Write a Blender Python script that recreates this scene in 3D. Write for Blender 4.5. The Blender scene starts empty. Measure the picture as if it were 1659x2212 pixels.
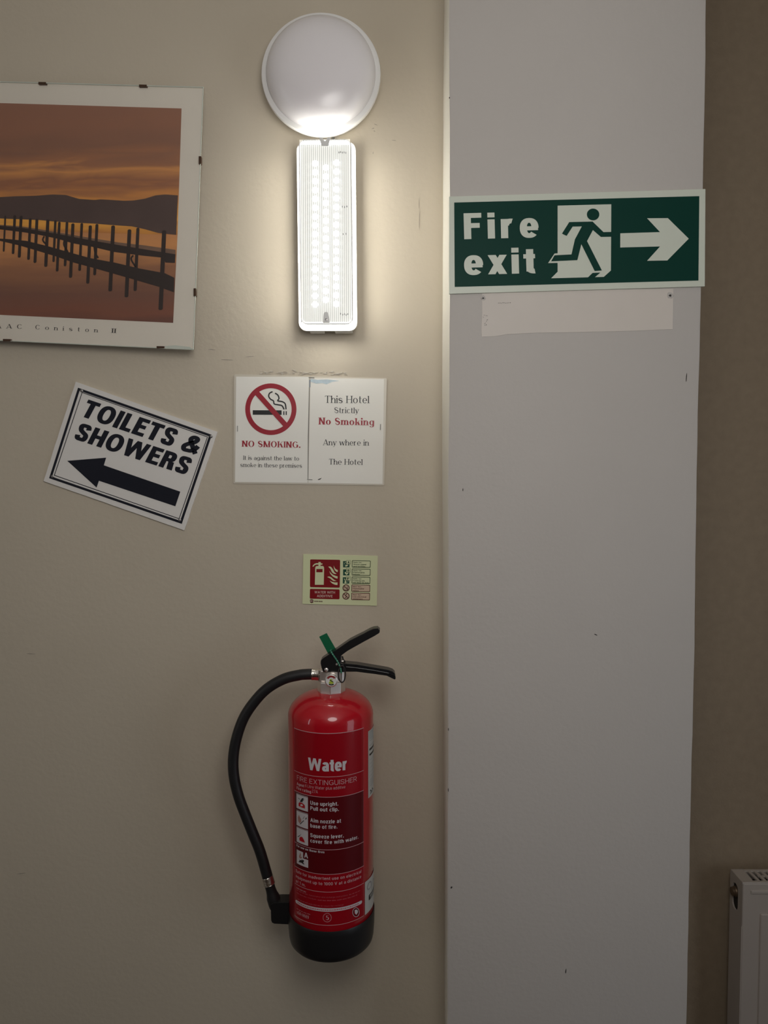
import bpy, math, random
from mathutils import Vector, Matrix
from mathutils.geometry import tessellate_polygon
random.seed(7)
R_ = math.radians
sc = bpy.context.scene
col = sc.collection

# ------------------------------------------------------------------ camera
W, H, FPX = 1659.0, 2212.0, 1597.0
PITCH = R_(2.6)
CAM = Vector((0.0, -1.48, 1.70))
cam = bpy.data.cameras.new('camera')
cam.sensor_fit = 'VERTICAL'
cam.sensor_height = 36.0
cam.sensor_width = 36.0 * W / H
cam.lens = FPX / H * 36.0
cam.clip_start = 0.02
camo = bpy.data.objects.new('camera', cam)
camo.location = CAM
camo.rotation_euler = (math.pi / 2 - PITCH, 0, 0)
col.objects.link(camo)
sc.camera = camo

# ------------------------------------------------------------------ world, daylight, exposure
world = bpy.data.worlds.new('world')
sc.world = world
world.use_nodes = True
world.node_tree.nodes['Background'].inputs[0].default_value = (0.75, 0.85, 1.0, 1)
world.node_tree.nodes['Background'].inputs[1].default_value = 0.6

sun_area = bpy.data.lights.new('window_daylight', 'AREA')
sun_area.shape = 'RECTANGLE'
sun_area.size, sun_area.size_y = 1.45, 0.16
sun_area.energy = 3.0
sun_area.color = (0.93, 0.95, 1.0)
sa = bpy.data.objects.new('window_daylight', sun_area)
sa.location = (-2.385, -1.75, 1.75)
sa.rotation_euler = (0, R_(-90), 0)
col.objects.link(sa)

fill_l = bpy.data.lights.new('added_fill_light', 'POINT')        # added unseen light above the camera, shapes the falloff down the walls
fill_l.shadow_soft_size = 0.3
fill_l.energy = 23.0
fill_l.color = (1.0, 0.97, 0.94)
po = bpy.data.objects.new('added_fill_light', fill_l)
po.location = (0.10, -1.40, 2.12)
col.objects.link(po)

door_l = bpy.data.lights.new('end_daylight', 'AREA')         # daylight through the glazed end of the passage, right of the view
door_l.shape = 'RECTANGLE'
door_l.size, door_l.size_y = 1.6, 1.1
door_l.energy = 6.0
door_l.color = (0.90, 0.95, 1.0)
do = bpy.data.objects.new('end_daylight', door_l)
do.location = (2.285, -1.75, 1.15)
do.rotation_euler = (0, R_(90), 0)
col.objects.link(do)

sc.view_settings.view_transform = 'Standard'
sc.view_settings.look = 'None'
sc.view_settings.gamma = 1.0
sc.view_settings.use_curve_mapping = False
sc.view_settings.exposure = 0.0
sc.cycles.use_denoising = True
sc.cycles.max_bounces = 7
sc.cycles.diffuse_bounces = 4
sc.cycles.glossy_bounces = 3
sc.cycles.use_adaptive_sampling = True
sc.cycles.adaptive_threshold = 0.03
sc.cycles.transparent_max_bounces = 12
sc.cycles.sample_clamp_indirect = 6.0

# ------------------------------------------------------------------ pixel -> place
FWD = Vector((0, math.cos(PITCH), -math.sin(PITCH)))
UPV = Vector((0, math.sin(PITCH), math.cos(PITCH)))
RGT = Vector((1, 0, 0))
def ray(px, py):
    return FWD + RGT * ((px - W / 2) / FPX) + UPV * (-(py - H / 2) / FPX)
def at(px, py, Y):                       # where the sight line meets the wall plane y = Y
    d = ray(px, py)
    return CAM + d * ((Y - CAM.y) / d.y)
def on_plane(px, py, p0, n):
    d = ray(px, py)
    return CAM + d * ((p0 - CAM).dot(n) / d.dot(n))
def crop(ox, oy, s):
    return lambda *pts: [(ox + x / s, oy + y / s) for x, y in pts]

# ------------------------------------------------------------------ objects
def tag(o, label=None, cat=None, group=None, kind=None):
    if label: o['label'] = label
    if cat: o['category'] = cat
    if group: o['group'] = group
    if kind: o['kind'] = kind
    return o
def empty(name, loc, label, cat):
    o = bpy.data.objects.new(name, None)
    o.empty_display_size = 0.05
    o.location = loc
    col.objects.link(o)
    return tag(o, label, cat)
def origin(o):
    v = Vector((0, 0, 0))
    while o is not None:
        v += o.location
        o = o.parent
    return v
class MB:
    def __init__(s):
        s.v = []; s.f = []
    def face(s, pts):
        b = len(s.v); s.v += [Vector(p) for p in pts]; s.f.append(list(range(b, b + len(pts))))
        return s
    def poly(s, pts):                    # concave outline, flat
        b = len(s.v); pts = [Vector(p) for p in pts]; s.v += pts
        for t in tessellate_polygon([pts]): s.f.append([b + i for i in t])
        return s
    def slab(s, pts, off):               # outline with a thickness
        n = len(pts); pts = [Vector(p) for p in pts]; off = Vector(off); b = len(s.v)
        s.v += pts + [p + off for p in pts]
        for t in tessellate_polygon([pts]):
            s.f.append([b + i for i in t]); s.f.append([b + n + i for i in reversed(t)])
        for i in range(n):
            j = (i + 1) % n
            s.f.append([b + i, b + j, b + n + j, b + n + i])
        return s
    def box(s, a, c):
        x0, y0, z0 = a; x1, y1, z1 = c; b = len(s.v)
        s.v += [Vector(p) for p in ((x0,y0,z0),(x1,y0,z0),(x1,y1,z0),(x0,y1,z0),(x0,y0,z1),(x1,y0,z1),(x1,y1,z1),(x0,y1,z1))]
        for q in ((0,3,2,1),(4,5,6,7),(0,1,5,4),(1,2,6,5),(2,3,7,6),(3,0,4,7)): s.f.append([b + i for i in q])
        return s
    def rings(s, loops, close=True, cap0=False, cap1=False):
        b = len(s.v); n = len(loops[0])
        for L in loops: s.v += [Vector(p) for p in L]
        for k in range(len(loops) - 1):
            for i in range(n if close else n - 1):
                j = (i + 1) % n
                s.f.append([b + k*n + i, b + k*n + j, b + (k+1)*n + j, b + (k+1)*n + i])
        if cap0: s.f.append([b + i for i in reversed(range(n))])
        if cap1: s.f.append([b + (len(loops)-1)*n + i for i in range(n)])
        return s
    def lathe(s, c, axis, prof, n=48, cap0=False, cap1=False, a_off=0.0):
        c = Vector(c); axis = Vector(axis).normalized()
        u = axis.orthogonal().normalized(); v = axis.cross(u)
        loops = [[c + axis*h + (u*math.cos(2*math.pi*i/n + a_off) + v*math.sin(2*math.pi*i/n + a_off))*r for i in range(n)] for r, h in prof]
        return s.rings(loops, True, cap0, cap1)
    def tube(s, pts, rad, n=12, caps=True):
        pts = [Vector(p) for p in pts]
        rad = rad if isinstance(rad, (list, tuple)) else [rad]*len(pts)
        loops = []; ref = None
        for i, p in enumerate(pts):
            t = (pts[min(i+1, len(pts)-1)] - pts[max(i-1, 0)]).normalized()
            if ref is None: ref = t.orthogonal().normalized()
            ref = (ref - t*ref.dot(t)).normalized(); w = t.cross(ref)
            loops.append([p + (ref*math.cos(2*math.pi*k/n) + w*math.sin(2*math.pi*k/n))*rad[i] for k in range(n)])
        return s.rings(loops, True, caps, caps)
    def build(s, name, mat, parent=None, smooth=False, bevel=0.0, seg=2):
        o0 = origin(parent) if parent else Vector((0, 0, 0))
        me = bpy.data.meshes.new(name)
        me.from_pydata([tuple(p - o0) for p in s.v], [], s.f)
        me.update()
        import bmesh
        bm = bmesh.new(); bm.from_mesh(me)
        if len(s.f) < 30000:
            bmesh.ops.remove_doubles(bm, verts=bm.verts, dist=1e-6)
            bmesh.ops.recalc_face_normals(bm, faces=bm.faces)
        bm.to_mesh(me); bm.free()
        if smooth:
            for p in me.polygons: p.use_smooth = True
        if mat: me.materials.append(mat)
        o = bpy.data.objects.new(name, me)
        col.objects.link(o)
        if parent: o.parent = parent
        if bevel:
            m = o.modifiers.new('bevel', 'BEVEL'); m.width = bevel; m.segments = seg; m.limit_method = 'ANGLE'; m.angle_limit = R_(35)
            m.harden_normals = False
        if smooth:
            try:
                me.set_sharp_from_angle(angle=R_(38))
            except Exception: pass
        return o
def catmull(pts, k=6):
    pts = [Vector(p) for p in pts]; out = []
    P = [pts[0]*2 - pts[1]] + pts + [pts[-1]*2 - pts[-2]]
    for i in range(1, len(P) - 2):
        a, b, c, d = P[i-1], P[i], P[i+1], P[i+2]
        for q in range(k):
            t = q / k
            out.append(0.5*((2*b) + (c-a)*t + (2*a-5*b+4*c-d)*t*t + (3*b-a-3*c+d)*t**3))
    out.append(pts[-1]); return out

# ------------------------------------------------------------------ materials
def lin(c):
    c /= 255.0
    return c/12.92 if c <= 0.04045 else ((c+0.055)/1.055)**2.4
def srgb(r, g, b, k=1.0): return (lin(r)*k, lin(g)*k, lin(b)*k)
def pm(name, colr, rough=0.5, metal=0.0, coat=0.0, spec=0.5, bump=0.0, bscale=200.0, mottle=0.0, mscale=6.0, em=None, es=0.0):
    m = bpy.data.materials.new(name); m.use_nodes = True
    nt = m.node_tree; b = nt.nodes['Principled BSDF']
    b.inputs['Base Color'].default_value = (*colr, 1)
    b.inputs['Roughness'].default_value = rough
    b.inputs['Metallic'].default_value = metal
    b.inputs['Coat Weight'].default_value = coat
    b.inputs['Coat Roughness'].default_value = 0.06
    b.inputs['Specular IOR Level'].default_value = spec
    tc = nt.nodes.new('ShaderNodeTexCoord')
    if mottle:
        n = nt.nodes.new('ShaderNodeTexNoise'); n.inputs['Scale'].default_value = mscale; n.inputs['Detail'].default_value = 5
        nt.links.new(tc.outputs['Object'], n.inputs['Vector'])
        r = nt.nodes.new('ShaderNodeValToRGB')
        r.color_ramp.elements[0].position = 0.3; r.color_ramp.elements[1].position = 0.7
        r.color_ramp.elements[0].color = (*[c*(1-mottle) for c in colr], 1)
        r.color_ramp.elements[1].color = (*[min(1, c*(1+mottle)) for c in colr], 1)
        nt.links.new(n.outputs['Fac'], r.inputs['Fac']); nt.links.new(r.outputs['Color'], b.inputs['Base Color'])
    if bump:
        n2 = nt.nodes.new('ShaderNodeTexNoise'); n2.inputs['Scale'].default_value = bscale; n2.inputs['Detail'].default_value = 4
        nt.links.new(tc.outputs['Object'], n2.inputs['Vector'])
        bp = nt.nodes.new('ShaderNodeBump'); bp.inputs['Strength'].default_value = bump; bp.inputs['Distance'].default_value = 0.002
        nt.links.new(n2.outputs['Fac'], bp.inputs['Height']); nt.links.new(bp.outputs['Normal'], b.inputs['Normal'])
    if em:
        b.inputs['Emission Color'].default_value = (*em, 1); b.inputs['Emission Strength'].default_value = es
    return m
def glass_mat(name, tint=(1, 1, 1), gloss=0.05, rough=0.03):
    m = bpy.data.materials.new(name); m.use_nodes = True
    nt = m.node_tree; nt.nodes.clear()
    out = nt.nodes.new('ShaderNodeOutputMaterial'); mix = nt.nodes.new('ShaderNodeMixShader')
    tr = nt.nodes.new('ShaderNodeBsdfTransparent'); gl = nt.nodes.new('ShaderNodeBsdfGlossy')
    fr = nt.nodes.new('ShaderNodeFresnel'); fr.inputs['IOR'].default_value = 1.15
    tr.inputs['Color'].default_value = (*tint, 1); gl.inputs['Roughness'].default_value = rough
    nt.links.new(fr.outputs[0], mix.inputs[0]); nt.links.new(tr.outputs[0], mix.inputs[1]); nt.links.new(gl.outputs[0], mix.inputs[2])
    nt.links.new(mix.outputs[0], out.inputs[0])
    return m
M = {}
M['wall'] = pm('cream_wall_paint', (0.575, 0.51, 0.405), 0.55, bump=0.25, bscale=90, mottle=0.03, mscale=2.5, spec=0.3)
M['pier'] = pm('grey_lilac_wall_paint', (0.555, 0.522, 0.487), 0.6, bump=0.22, bscale=110, mottle=0.03, mscale=2.2, spec=0.3)
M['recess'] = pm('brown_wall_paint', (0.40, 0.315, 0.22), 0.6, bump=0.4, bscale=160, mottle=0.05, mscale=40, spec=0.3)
M['ceil'] = pm('ceiling_paint', (0.80, 0.78, 0.74), 0.8)
M['bounce_dark'] = pm('dark_unseen_wall', (0.10, 0.065, 0.04), 0.5, mottle=.2, mscale=8)  # unseen walls made dark to cut the light bounced onto the lower wall
M['floor'] = pm('carpet', (0.045, 0.03, 0.028), 0.95, bump=0.5, bscale=400, mottle=0.2, mscale=60)
M['white'] = pm('white_print', (0.80, 0.80, 0.78), 0.45)
M['black'] = pm('black_print', (0.012, 0.012, 0.016), 0.45)
M['dark'] = pm('dark_chip', (0.03, 0.027, 0.025), 0.9)
M['plaster'] = pm('bare_plaster', (0.55, 0.52, 0.49), 0.9, bump=0.8, bscale=500)

# ------------------------------------------------------------------ lettering drawn stroke by stroke
class Font:
    def __init__(s, w, t, sf=False, X=0.74, gap=0.13, sp=0.33, wide=1.0):
        s.w, s.t, s.sf, s.X, s.gap, s.sp, s.wide = w, t, sf, X, gap, sp, wide
def glyph(ch, F):
    w, t, sf, X = F.w, F.t, F.sf, F.X
    P = []; lev = [0]
    ht = 0.05
    th = t*1.25 if sf else w*1.02        # thin diagonal
    tk = w*1.12                          # thick diagonal
    class _L(list):                      # each stroke of a letter lies a hair above the one before
        def append(s, q): list.append(s, (q, lev[0]))
    P = _L()
    def R(x0, y0, x1, y1): lev[0] += 1; P.append([(x0, y0), (x1, y0), (x1, y1), (x0, y1)])
    def V(x, y0, y1, b=1, tp=1):
        R(x, y0, x + w, y1)
        if sf:
            if b: R(x - .09, y0, x + w + .09, y0 + ht)
            if tp == 1: R(x - .09, y1 - ht, x + w + .09, y1)
            if tp == 2: P.append([(x - .10, y1 - .05), (x + .01, y1 - .12), (x + .01, y1)])
    def D(x0, y0, x1, y1, h): lev[0] += 1; P.append([(x0, y0), (x0 + h, y0), (x1 + h, y1), (x1, y1)])
    def ring(cx, cy, rx, ry, a0=0, a1=360):
        lev[0] += 1; n = max(6, int(abs(a1 - a0)/11)); p = 2.0 if sf else 2.3
        def pt(a, x, y):
            c, q = math.cos(a), math.sin(a)
            return (cx + x*math.copysign(abs(c)**(2/p), c), cy + y*math.copysign(abs(q)**(2/p), q))
        for i in range(n):
            a, b = R_(a0 + (a1-a0)*i/n), R_(a0 + (a1-a0)*(i+1)/n)
            P.append([pt(a, rx, ry), pt(b, rx, ry), pt(b, rx-w, ry-t), pt(a, rx-w, ry-t)])
    def S(pts, f=None):
        lev[0] += 1; q = [Vector((x, y, 0)) for x, y in pts]; c = catmull(q, 4); n = len(c); L = []
        for i, p in enumerate(c):
            d = (c[min(i+1, n-1)] - c[max(i-1, 0)]).normalized()
            if sf: ww = (t + (w*1.1 - t)*math.sin(math.pi*i/(n-1))**2)/2
            else: ww = (w*abs(d.y) + t*abs(d.x))/(abs(d.x) + abs(d.y))/2
            L.append((p + Vector((-d.y, d.x, 0))*ww, p - Vector((-d.y, d.x, 0))*ww))
        for i in range(n - 1): P.append([L[i][0][:2], L[i+1][0][:2], L[i+1][1][:2], L[i][1][:2]])
    def ess(a, h):
        l, r, T, B = w/2, a - w/2, h - t/2, t/2
        S([(r*.99, .70*h), (r*.9, .87*h), (.5*a, T), (l+.03*a, .87*h), (l, .74*h), (l+.08*a, .60*h), (.5*a, .5*h), (r-.05*a, .40*h), (r, .26*h), (r-.05*a, .12*h), (.5*a, B), (l+.06*a, .13*h), (l, .30*h)])
    A = 0.6
    if ch == 'A':
        A = .84; D(0, 0, .42-th*.5, 1, th); D(A-tk, 0, .42-tk*.5, 1, tk); R(.2, .24, .66, .24+t)
        if sf: R(-.09, 0, th+.10, ht); R(A-tk-.1, 0, A+.09, ht)
    elif ch == 'B':
        A = .68; V(0, 0, 1); R(0, 1-t, .38, 1); R(0, 0, .4, t); R(0, .52-t/2, .4, .52+t/2); ring(.36, .75, .29, .25, -90, 90); ring(.38, .27, .30, .27, -90, 90)
    elif ch == 'C': A = .78; ring(.42, .5, .42, .52, 38, 322)
    elif ch == 'D': A = .76; V(0, 0, 1); R(0, 1-t, .36, 1); R(0, 0, .36, t); ring(.34, .5, .42, .5, -90, 90)
    elif ch in 'EF':
        A = .62 if ch == 'E' else .58; V(0, 0, 1); R(0, 1-t, A, 1); R(0, .52-t/2, A-.06, .52+t/2)
        if ch == 'E': R(0, 0, A+.01, t)
    elif ch == 'G':
        A = .82; ring(.42, .5, .42, .52, 38, 330); R(.46, .5-t, .82, .5); R(.82-w, .06, .82, .5)
    elif ch == 'H': A = .76; V(0, 0, 1); V(A-w, 0, 1); R(0, .5-t/2, A, .5+t/2)
    elif ch == 'I': A = w; V(0, 0, 1)
    elif ch == 'K': A = .76; V(0, 0, 1); D(w*.8, .36, A-.06-th, 1, th); D(A-tk, 0, w*.9+.12, .62, tk); 
    elif ch == 'L': A = .56; V(0, 0, 1); R(0, 0, A, t)
    elif ch == 'M': A = .92; V(0, 0, 1); V(A-w, 0, 1); D(A/2-th/2, 0, 0, 1, tk); D(A/2-th/2, 0, A-th, 1, th)
    elif ch == 'N': A = .76; V(0, 0, 1, 1, 1); V(A-w, 0, 1); D(A-tk, 0, 0, 1, tk)
    elif ch == 'O': A = .86; ring(.43, .5, .43, .52)
    elif ch == 'P': A = .66; V(0, 0, 1); R(0, 1-t, .38, 1); R(0, .42, .38, .42+t); ring(.36, .71, .30, .29, -90, 90)
    elif ch == 'R': A = .72; V(0, 0, 1); R(0, 1-t, .38, 1); R(0, .42, .38, .42+t); ring(.38, .71, .30, .29, -90, 90); D(.74-tk, 0, .36, .46, tk)
    elif ch == 'S': A = .68; ess(A, 1.0)
    elif ch == 'T':
        A = .70; V(A/2-w/2, 0, 1, 1, 0); R(0, 1-t, A, 1)
        if sf: R(0, .80, .045, 1); R(A-.045, .80, A, 1)
    elif ch == 'U': A = .74; R(0, .3, w, 1); R(A-w, .3, A, 1); ring(.37, .32, .37, .34, 180, 360)
    elif ch == 'V': A = .78; D(.39-tk*.5, 0, 0, 1, tk); D(.39-th*.5, 0, A-th, 1, th)
    elif ch == 'W':
        A = 1.16 if sf else 1.24; q = A/4; tk = tk if sf else w*.93; th = th if sf else w*.93; D(q-tk*.45, 0, 0, 1, tk); D(q-th*.5, 0, 2*q-th*.5, 1, th); D(3*q-tk*.5, 0, 2*q-tk*.5, 1, tk); D(3*q-th*.5, 0, A-th, 1, th)
    elif ch == 'X': A = .76; D(0, 0, A-th, 1, th); D(A-tk, 0, 0, 1, tk)
    elif ch == 'Y': A = .78; R(.39-w/2, 0, .39+w/2, .45); D(.39-w/2, .42, 0, 1, tk); D(.39-w/2, .42, A-th, 1, th)
    elif ch == 'a':
        A = .58; R(A-w, .06, A, X-.22); ring(A/2, X-.27, A/2, .28, 0, 155); ring(.26, .215, .26, .225, 40, 330); R(.24, .26+.02, A-w*.5, .27+t)
        if sf: R(A-w, 0, A+.07, ht*1.3)
        else: R(A-w, 0, A, .1)
    elif ch in 'bdpq':
        A = .64; rx = .33
        cx = A - rx if ch in 'bp' else rx
        ring(cx, X/2, rx, X/2 + .015)
        y0, y1 = (0, 1) if ch in 'bd' else (-.28, X)
        V(0 if ch in 'bp' else A-w, y0, y1, 1 if ch in 'pq' else 0, 2)
    elif ch == 'c': A = .56; ring(.31, X/2, .31, X/2+.015, 42, 318)
    elif ch == 'e': A = .62; ring(.31, X/2, .31, X/2+.015, 0, 318); R(.06, X/2-t*.5, .60, X/2+t*.35)
    elif ch == 'f': A = .38; V(.10, 0, .76, 1, 0); ring(.10+.27, .76, .27, .25, 95, 180); R(0, X-t*.9, .38, X)
    elif ch == 'g':
        A = .63; ring(.32, X/2+.015, .32, X/2); R(A-w, -.05, A, X); ring(A/2, -.04, A/2, .24, 200, 360)
    elif ch in 'hn':
        A = .60; V(0, 0, 1 if ch == 'h' else X, 1, 2); V(A-w, 0, X-.28, 1, 0); ring(A/2+.02, X-.29, A/2-.02, .30, 0, 165)
    elif ch == 'i':
        A = w; V(0, 0, X, 1, 2)
        if sf: ring(w/2, .93, w*.62, w*.62); R(w*.1, .93-w*.4, w*.9, .93+w*.4)
        else: R(0, 1-t, w, 1)
    elif ch == 'k': A = .60; V(0, 0, 1, 1, 2); D(w*.7, .24, A-.04-th, X, th); D(A-tk, 0, w*.8+.06, .45, tk)
    elif ch == 'l': A = w; V(0, 0, 1, 1, 2)
    elif ch == 'm':
        A = .94; V(0, 0, X, 1, 2); h = A/2 + w/2
        for o in (0, h - w): V(o+h-w, 0, X-.26, 1, 0); ring(o+h/2+.01, X-.27, h/2-.01, .28, 0, 165)
    elif ch == 'o': A = .64; ring(.32, X/2, .32, X/2+.015)
    elif ch == 'r': A = .42; V(0, 0, X, 1, 2); ring(.33, X-.30, .30, .31, 80, 165)
    elif ch == 's': A = .56; ess(A, X)
    elif ch == 't': A = .38; R(.09, .07, .09+w, .93); R(0, X-t*.9, .38, X); ring(.09+.26, .20, .26, .21, 180, 275)
    elif ch == 'u': A = .60; V(A-w, 0, X, 0, 2); R(0, .26, w, X); ring(A/2-.02, .27, A/2-.02, .285, 180, 350)
    elif ch == 'v': A = .60; D(.30-tk*.5, 0, 0, X, tk); D(.30-th*.5, 0, A-th, X, th)
    elif ch == 'w':
        A = .92 if sf else 1.0; q = A/4; tk = tk if sf else w*.9; th = th if sf else w*.9; D(q-tk*.5, 0, 0, X, tk); D(q-th*.5, 0, 2*q-th*.5, X, th); D(3*q-tk*.5, 0, 2*q-tk*.5, X, tk); D(3*q-th*.5, 0, A-th, X, th)
        if sf: R(-.06, X-ht, .2, X); R(A-.2, X-ht, A+.06, X)
    elif ch == 'x': A = .62; D(0, 0, A-th, X, th); D(A-tk, 0, 0, X, tk)
    elif ch == 'y':
        A = .60; D(.30-tk*.5, 0, 0, X, tk); D(.12, -.28, A-th, X, th)
        if sf: R(-.06, X-ht, .2, X); R(A-.2, X-ht, A+.06, X)
        R(.0, -.28, .16, -.28+t)
    elif ch == 'z': A = .52; R(0, X-t, A, X); R(0, 0, A, t); D(0, t*.5, A-tk, X-t*.5, tk)
    elif ch == '0': A = .62; ring(.31, .5, .31, .51)
    elif ch == '1': A = .40; R(A-w, 0, A, 1); P.append([(0, .68), (A-w, .82), (A-w, 1), (A-w*.8, 1), (0, .82)])
    elif ch == '2': A = .62; S([(w/2, .68), (.1, .88), (.31, 1-t/2), (.55, .84), (.52, .62), (.30, .38), (.08, .10)]); R(0, 0, .62, t)
    elif ch == '5': A = .62; R(.08, 1-t, .58, 1); R(.08, .5, .08+w*.8, 1); S([(.1, .54), (.3, .62), (.55, .48), (.57, .28), (.45, .09), (.25, t/2), (.04, .2)])
    elif ch == '6': A = .62; ring(.31, .32, .31, .33); S([(w/2, .34), (.1, .68), (.3, 1-t/2), (.55, .84)])
    elif ch == '7': A = .58; R(0, 1-t, A, 1); D(.12, 0, A-tk, 1-t*.5, tk)
    elif ch == '9': A = .62; ring(.31, .68, .31, .33); S([(.62-w/2, .66), (.52, .32), (.32, t/2), (.07, .16)])
    elif ch == '&':
        A = .86; S([(.82, .05), (.60, .30), (.30, .64), (.29, .82), (.44, 1-t/2), (.58, .84), (.52, .66), (.26, .46), (.11, .28), (.18, .10), (.36, t/2), (.54, .14), (.70, .32), (.77, .50)])
    elif ch == '.': A = w; R(0, 0, w, max(w, t))
    elif ch == ',': A = w; R(0, 0, w, w); P.append([(w*.5, 0), (w, 0), (w*.3, -.14), (0, -.14)])
    elif ch == ':': A = w; R(0, 0, w, w); R(0, X-w, w, X)
    elif ch == '-': A = .34; R(0, .38, .34, .38+t)
    elif ch == ' ': A = F.sp
    return P, A
def layout(text, F, track=0.0):
    x, out = 0.0, []
    for k, ch in enumerate(text):
        P, A = glyph(ch, F)
        out += [([(x + px, py) for px, py in q], l) for q, l in P]
        x += A + F.gap*(1.0 if ch != ' ' else 0.3) + track
    w = x - F.gap - track
    return [([(px/w, py) for px, py in q], l) for q, l in out], w
SANSB = Font(.225, .18)
SANSX = Font(.27, .20, gap=.10)
SANSM = Font(.17, .145, gap=.14)
SANSR = Font(.105, .10, gap=.17)
SERIF = Font(.135, .05, True, .68, gap=.13, sp=.36)
SERIFB = Font(.20, .06, True, .68, gap=.14, sp=.36)
def write(mb, text, F, p0, p1, cap, put, shear=0.0, track=0.0):
    """text between two baseline pixels, cap height in pixels; put maps a pixel to a point of the surface"""
    polys, w = layout(text, F, track)
    a, b = Vector((*p0, 0)), Vector((*p1, 0)); d = (b - a); u = d.normalized(); up = Vector((u.y, -u.x, 0))
    for q, l in polys:
        mb.face([Vector((0, -.00002*l, 0)) + put(*(a + d*x + up*(y*cap) + u*(y*cap*shear))[:2]) for x, y in q])
    return mb
def stroke_px(pts, wd, k=5, smooth=True):
    c = catmull([Vector((x, y, 0)) for x, y in pts], k) if smooth else [Vector((x, y, 0)) for x, y in pts]
    out = []; n = len(c); L = []
    for i, p in enumerate(c):
        d = (c[min(i+1, n-1)] - c[max(i-1, 0)]).normalized(); o = Vector((-d.y, d.x, 0))*wd/2
        L.append((p + o, p - o))
    for i in range(n-1): out.append([L[i][0][:2], L[i+1][0][:2], L[i+1][1][:2], L[i][1][:2]])
    return out
def ring_px(c, rx, ry, wd, n=56, a0=0, a1=360):
    out = []
    for i in range(n):
        a, b = R_(a0+(a1-a0)*i/n), R_(a0+(a1-a0)*(i+1)/n)
        out.append([(c[0]+(rx-k)*math.cos(t), c[1]+(ry-k)*math.sin(t)) for t, k in ((a, 0), (b, 0), (b, wd), (a, wd))])
    return out
def disc_px(c, rx, ry, n=40): return [(c[0]+rx*math.cos(2*math.pi*i/n), c[1]+ry*math.sin(2*math.pi*i/n)) for i in range(n)]
def lerp2(a, b, t): return (a[0]+(b[0]-a[0])*t, a[1]+(b[1]-a[1])*t)
def inset(quad, fx0, fx1, fy0, fy1):     # sub-rectangle of a pixel quad TL TR BR BL
    tl, tr, br, bl = quad
    def q(u, v): return lerp2(lerp2(tl, tr, u), lerp2(bl, br, u), v)
    return [q(fx0, fy0), q(fx1, fy0), q(fx1, fy1), q(fx0, fy1)]
def rounded(quad, r, n=5):
    tl, tr, br, bl = quad; out = []
    c = [tl, tr, br, bl]
    for i in range(4):
        p, a, b = Vector(c[i]), Vector(c[i-1]), Vector(c[(i+1) % 4])
        da, db = (a-p).normalized()*r, (b-p).normalized()*r
        for k in range(n+1):
            t = k/n
            out.append(tuple((p+da)*(1-t)**2 + p*2*t*(1-t) + (p+db)*t*t))
    return out
def frame_px(quad, wd, r=0.01):
    o = rounded(quad, max(r, .01)); c = Vector((sum(p[0] for p in quad)/4, sum(p[1] for p in quad)/4))
    tl, tr, br, bl = [Vector(p) for p in quad]
    ux = (tr-tl).normalized()*wd; uy = (bl-tl).normalized()*wd
    i = rounded([tuple(tl+ux+uy), tuple(tr-ux+uy), tuple(br-ux-uy), tuple(bl+ux-uy)], max(r-wd*.5, .01))
    n = len(o); return [[o[k], o[(k+1) % n], i[(k+1) % n], i[k]] for k in range(n)]

# ================================================================== THE SETTING
PF = -0.128                      # front of the pier
YR = 0.50                        # wall of the recess with the radiator
XL, XR, YB, ZC = -2.4, 2.3, -2.9, 3.1
front_px = [(968.6, -60), (969, 0), (969.8, 200), (971.2, 430), (970.2, 700), (968.4, 900), (967.6, 1100), (967.2, 1600), (966.4, 1900), (965.2, 2212)]
back_px = [(961.5, -60), (961, 0), (958.6, 200), (957.5, 430), (956.5, 650), (955.6, 850), (956.2, 1100), (958.8, 1600), (961.2, 1900), (962.4, 2212)]
right_px = [(1527.5, -60), (1526.4, 40), (1523.5, 250), (1520, 420), (1515.5, 640), (1507, 1000), (1501.5, 1400), (1494.5, 1700), (1490.5, 1900), (1484, 2212)]
def edge(pxs, Y):
    p = [at(x, y, Y) for x, y in pxs]
    lo, hi = p[-1], p[0]
    return [Vector((hi.x, Y, ZC + .05))] + p + [Vector((lo.x, Y, -0.05))]
eb, ef, er = edge(back_px, 0.0), edge(front_px, PF), edge(right_px, PF)
# left wall, with the waver of its plastered corner
mb = MB()
for i in range(len(eb) - 1):
    mb.face([(XL, 0, eb[i].z), eb[i], eb[i+1], (XL, 0, eb[i+1].z)])
mb.box((XL, 0.02, -.05), (.05, .12, ZC + .05))
wall_left = tag(mb.build('wall_left', M['wall']), 'cream painted wall carrying the signs, lamps and extinguisher', kind='structure')
# pier: return face, front face, right face, back to the recess
def resample(e, zs):
    out = []
    for z in zs:
        for a, b in zip(e, e[1:]):
            if a.z >= z >= b.z:
                t = (a.z - z)/max(1e-9, a.z - b.z); out.append(a.lerp(b, t)); break
    return out
zs = [ZC + .045 - (ZC + .09)*i/60 for i in range(61)]
rb, rf, rr = resample(eb, zs), resample(ef, zs), resample(er, zs)
nz = 0.0006
mb = MB()
loops = []
for i in range(len(zs)):
    w1 = Vector((random.uniform(-nz, nz), 0, 0))
    w2 = Vector((random.uniform(-nz, nz), 0, 0))
    f1, f2 = rf[i] + w1, rr[i] + w2
    b1, b2 = rb[i] + Vector((-.0006, .02, 0)), Vector((f2.x - .01, YR + .02, f2.z))
    c = .004
    loops.append([b1, f1 + Vector((-.0002, c, 0)), f1 + Vector((c*.3, c*.25, 0)), f1 + Vector((c, 0, 0)), f2 + Vector((-c, 0, 0)), f2 + Vector((-c*.3, c*.25, 0)), f2 + Vector((0, c, 0)), b2])
mb.rings(loops, close=True)
M['return'] = pm('lamp_brightened_cream', (0.84, 0.81, 0.72), 0.4)
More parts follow.
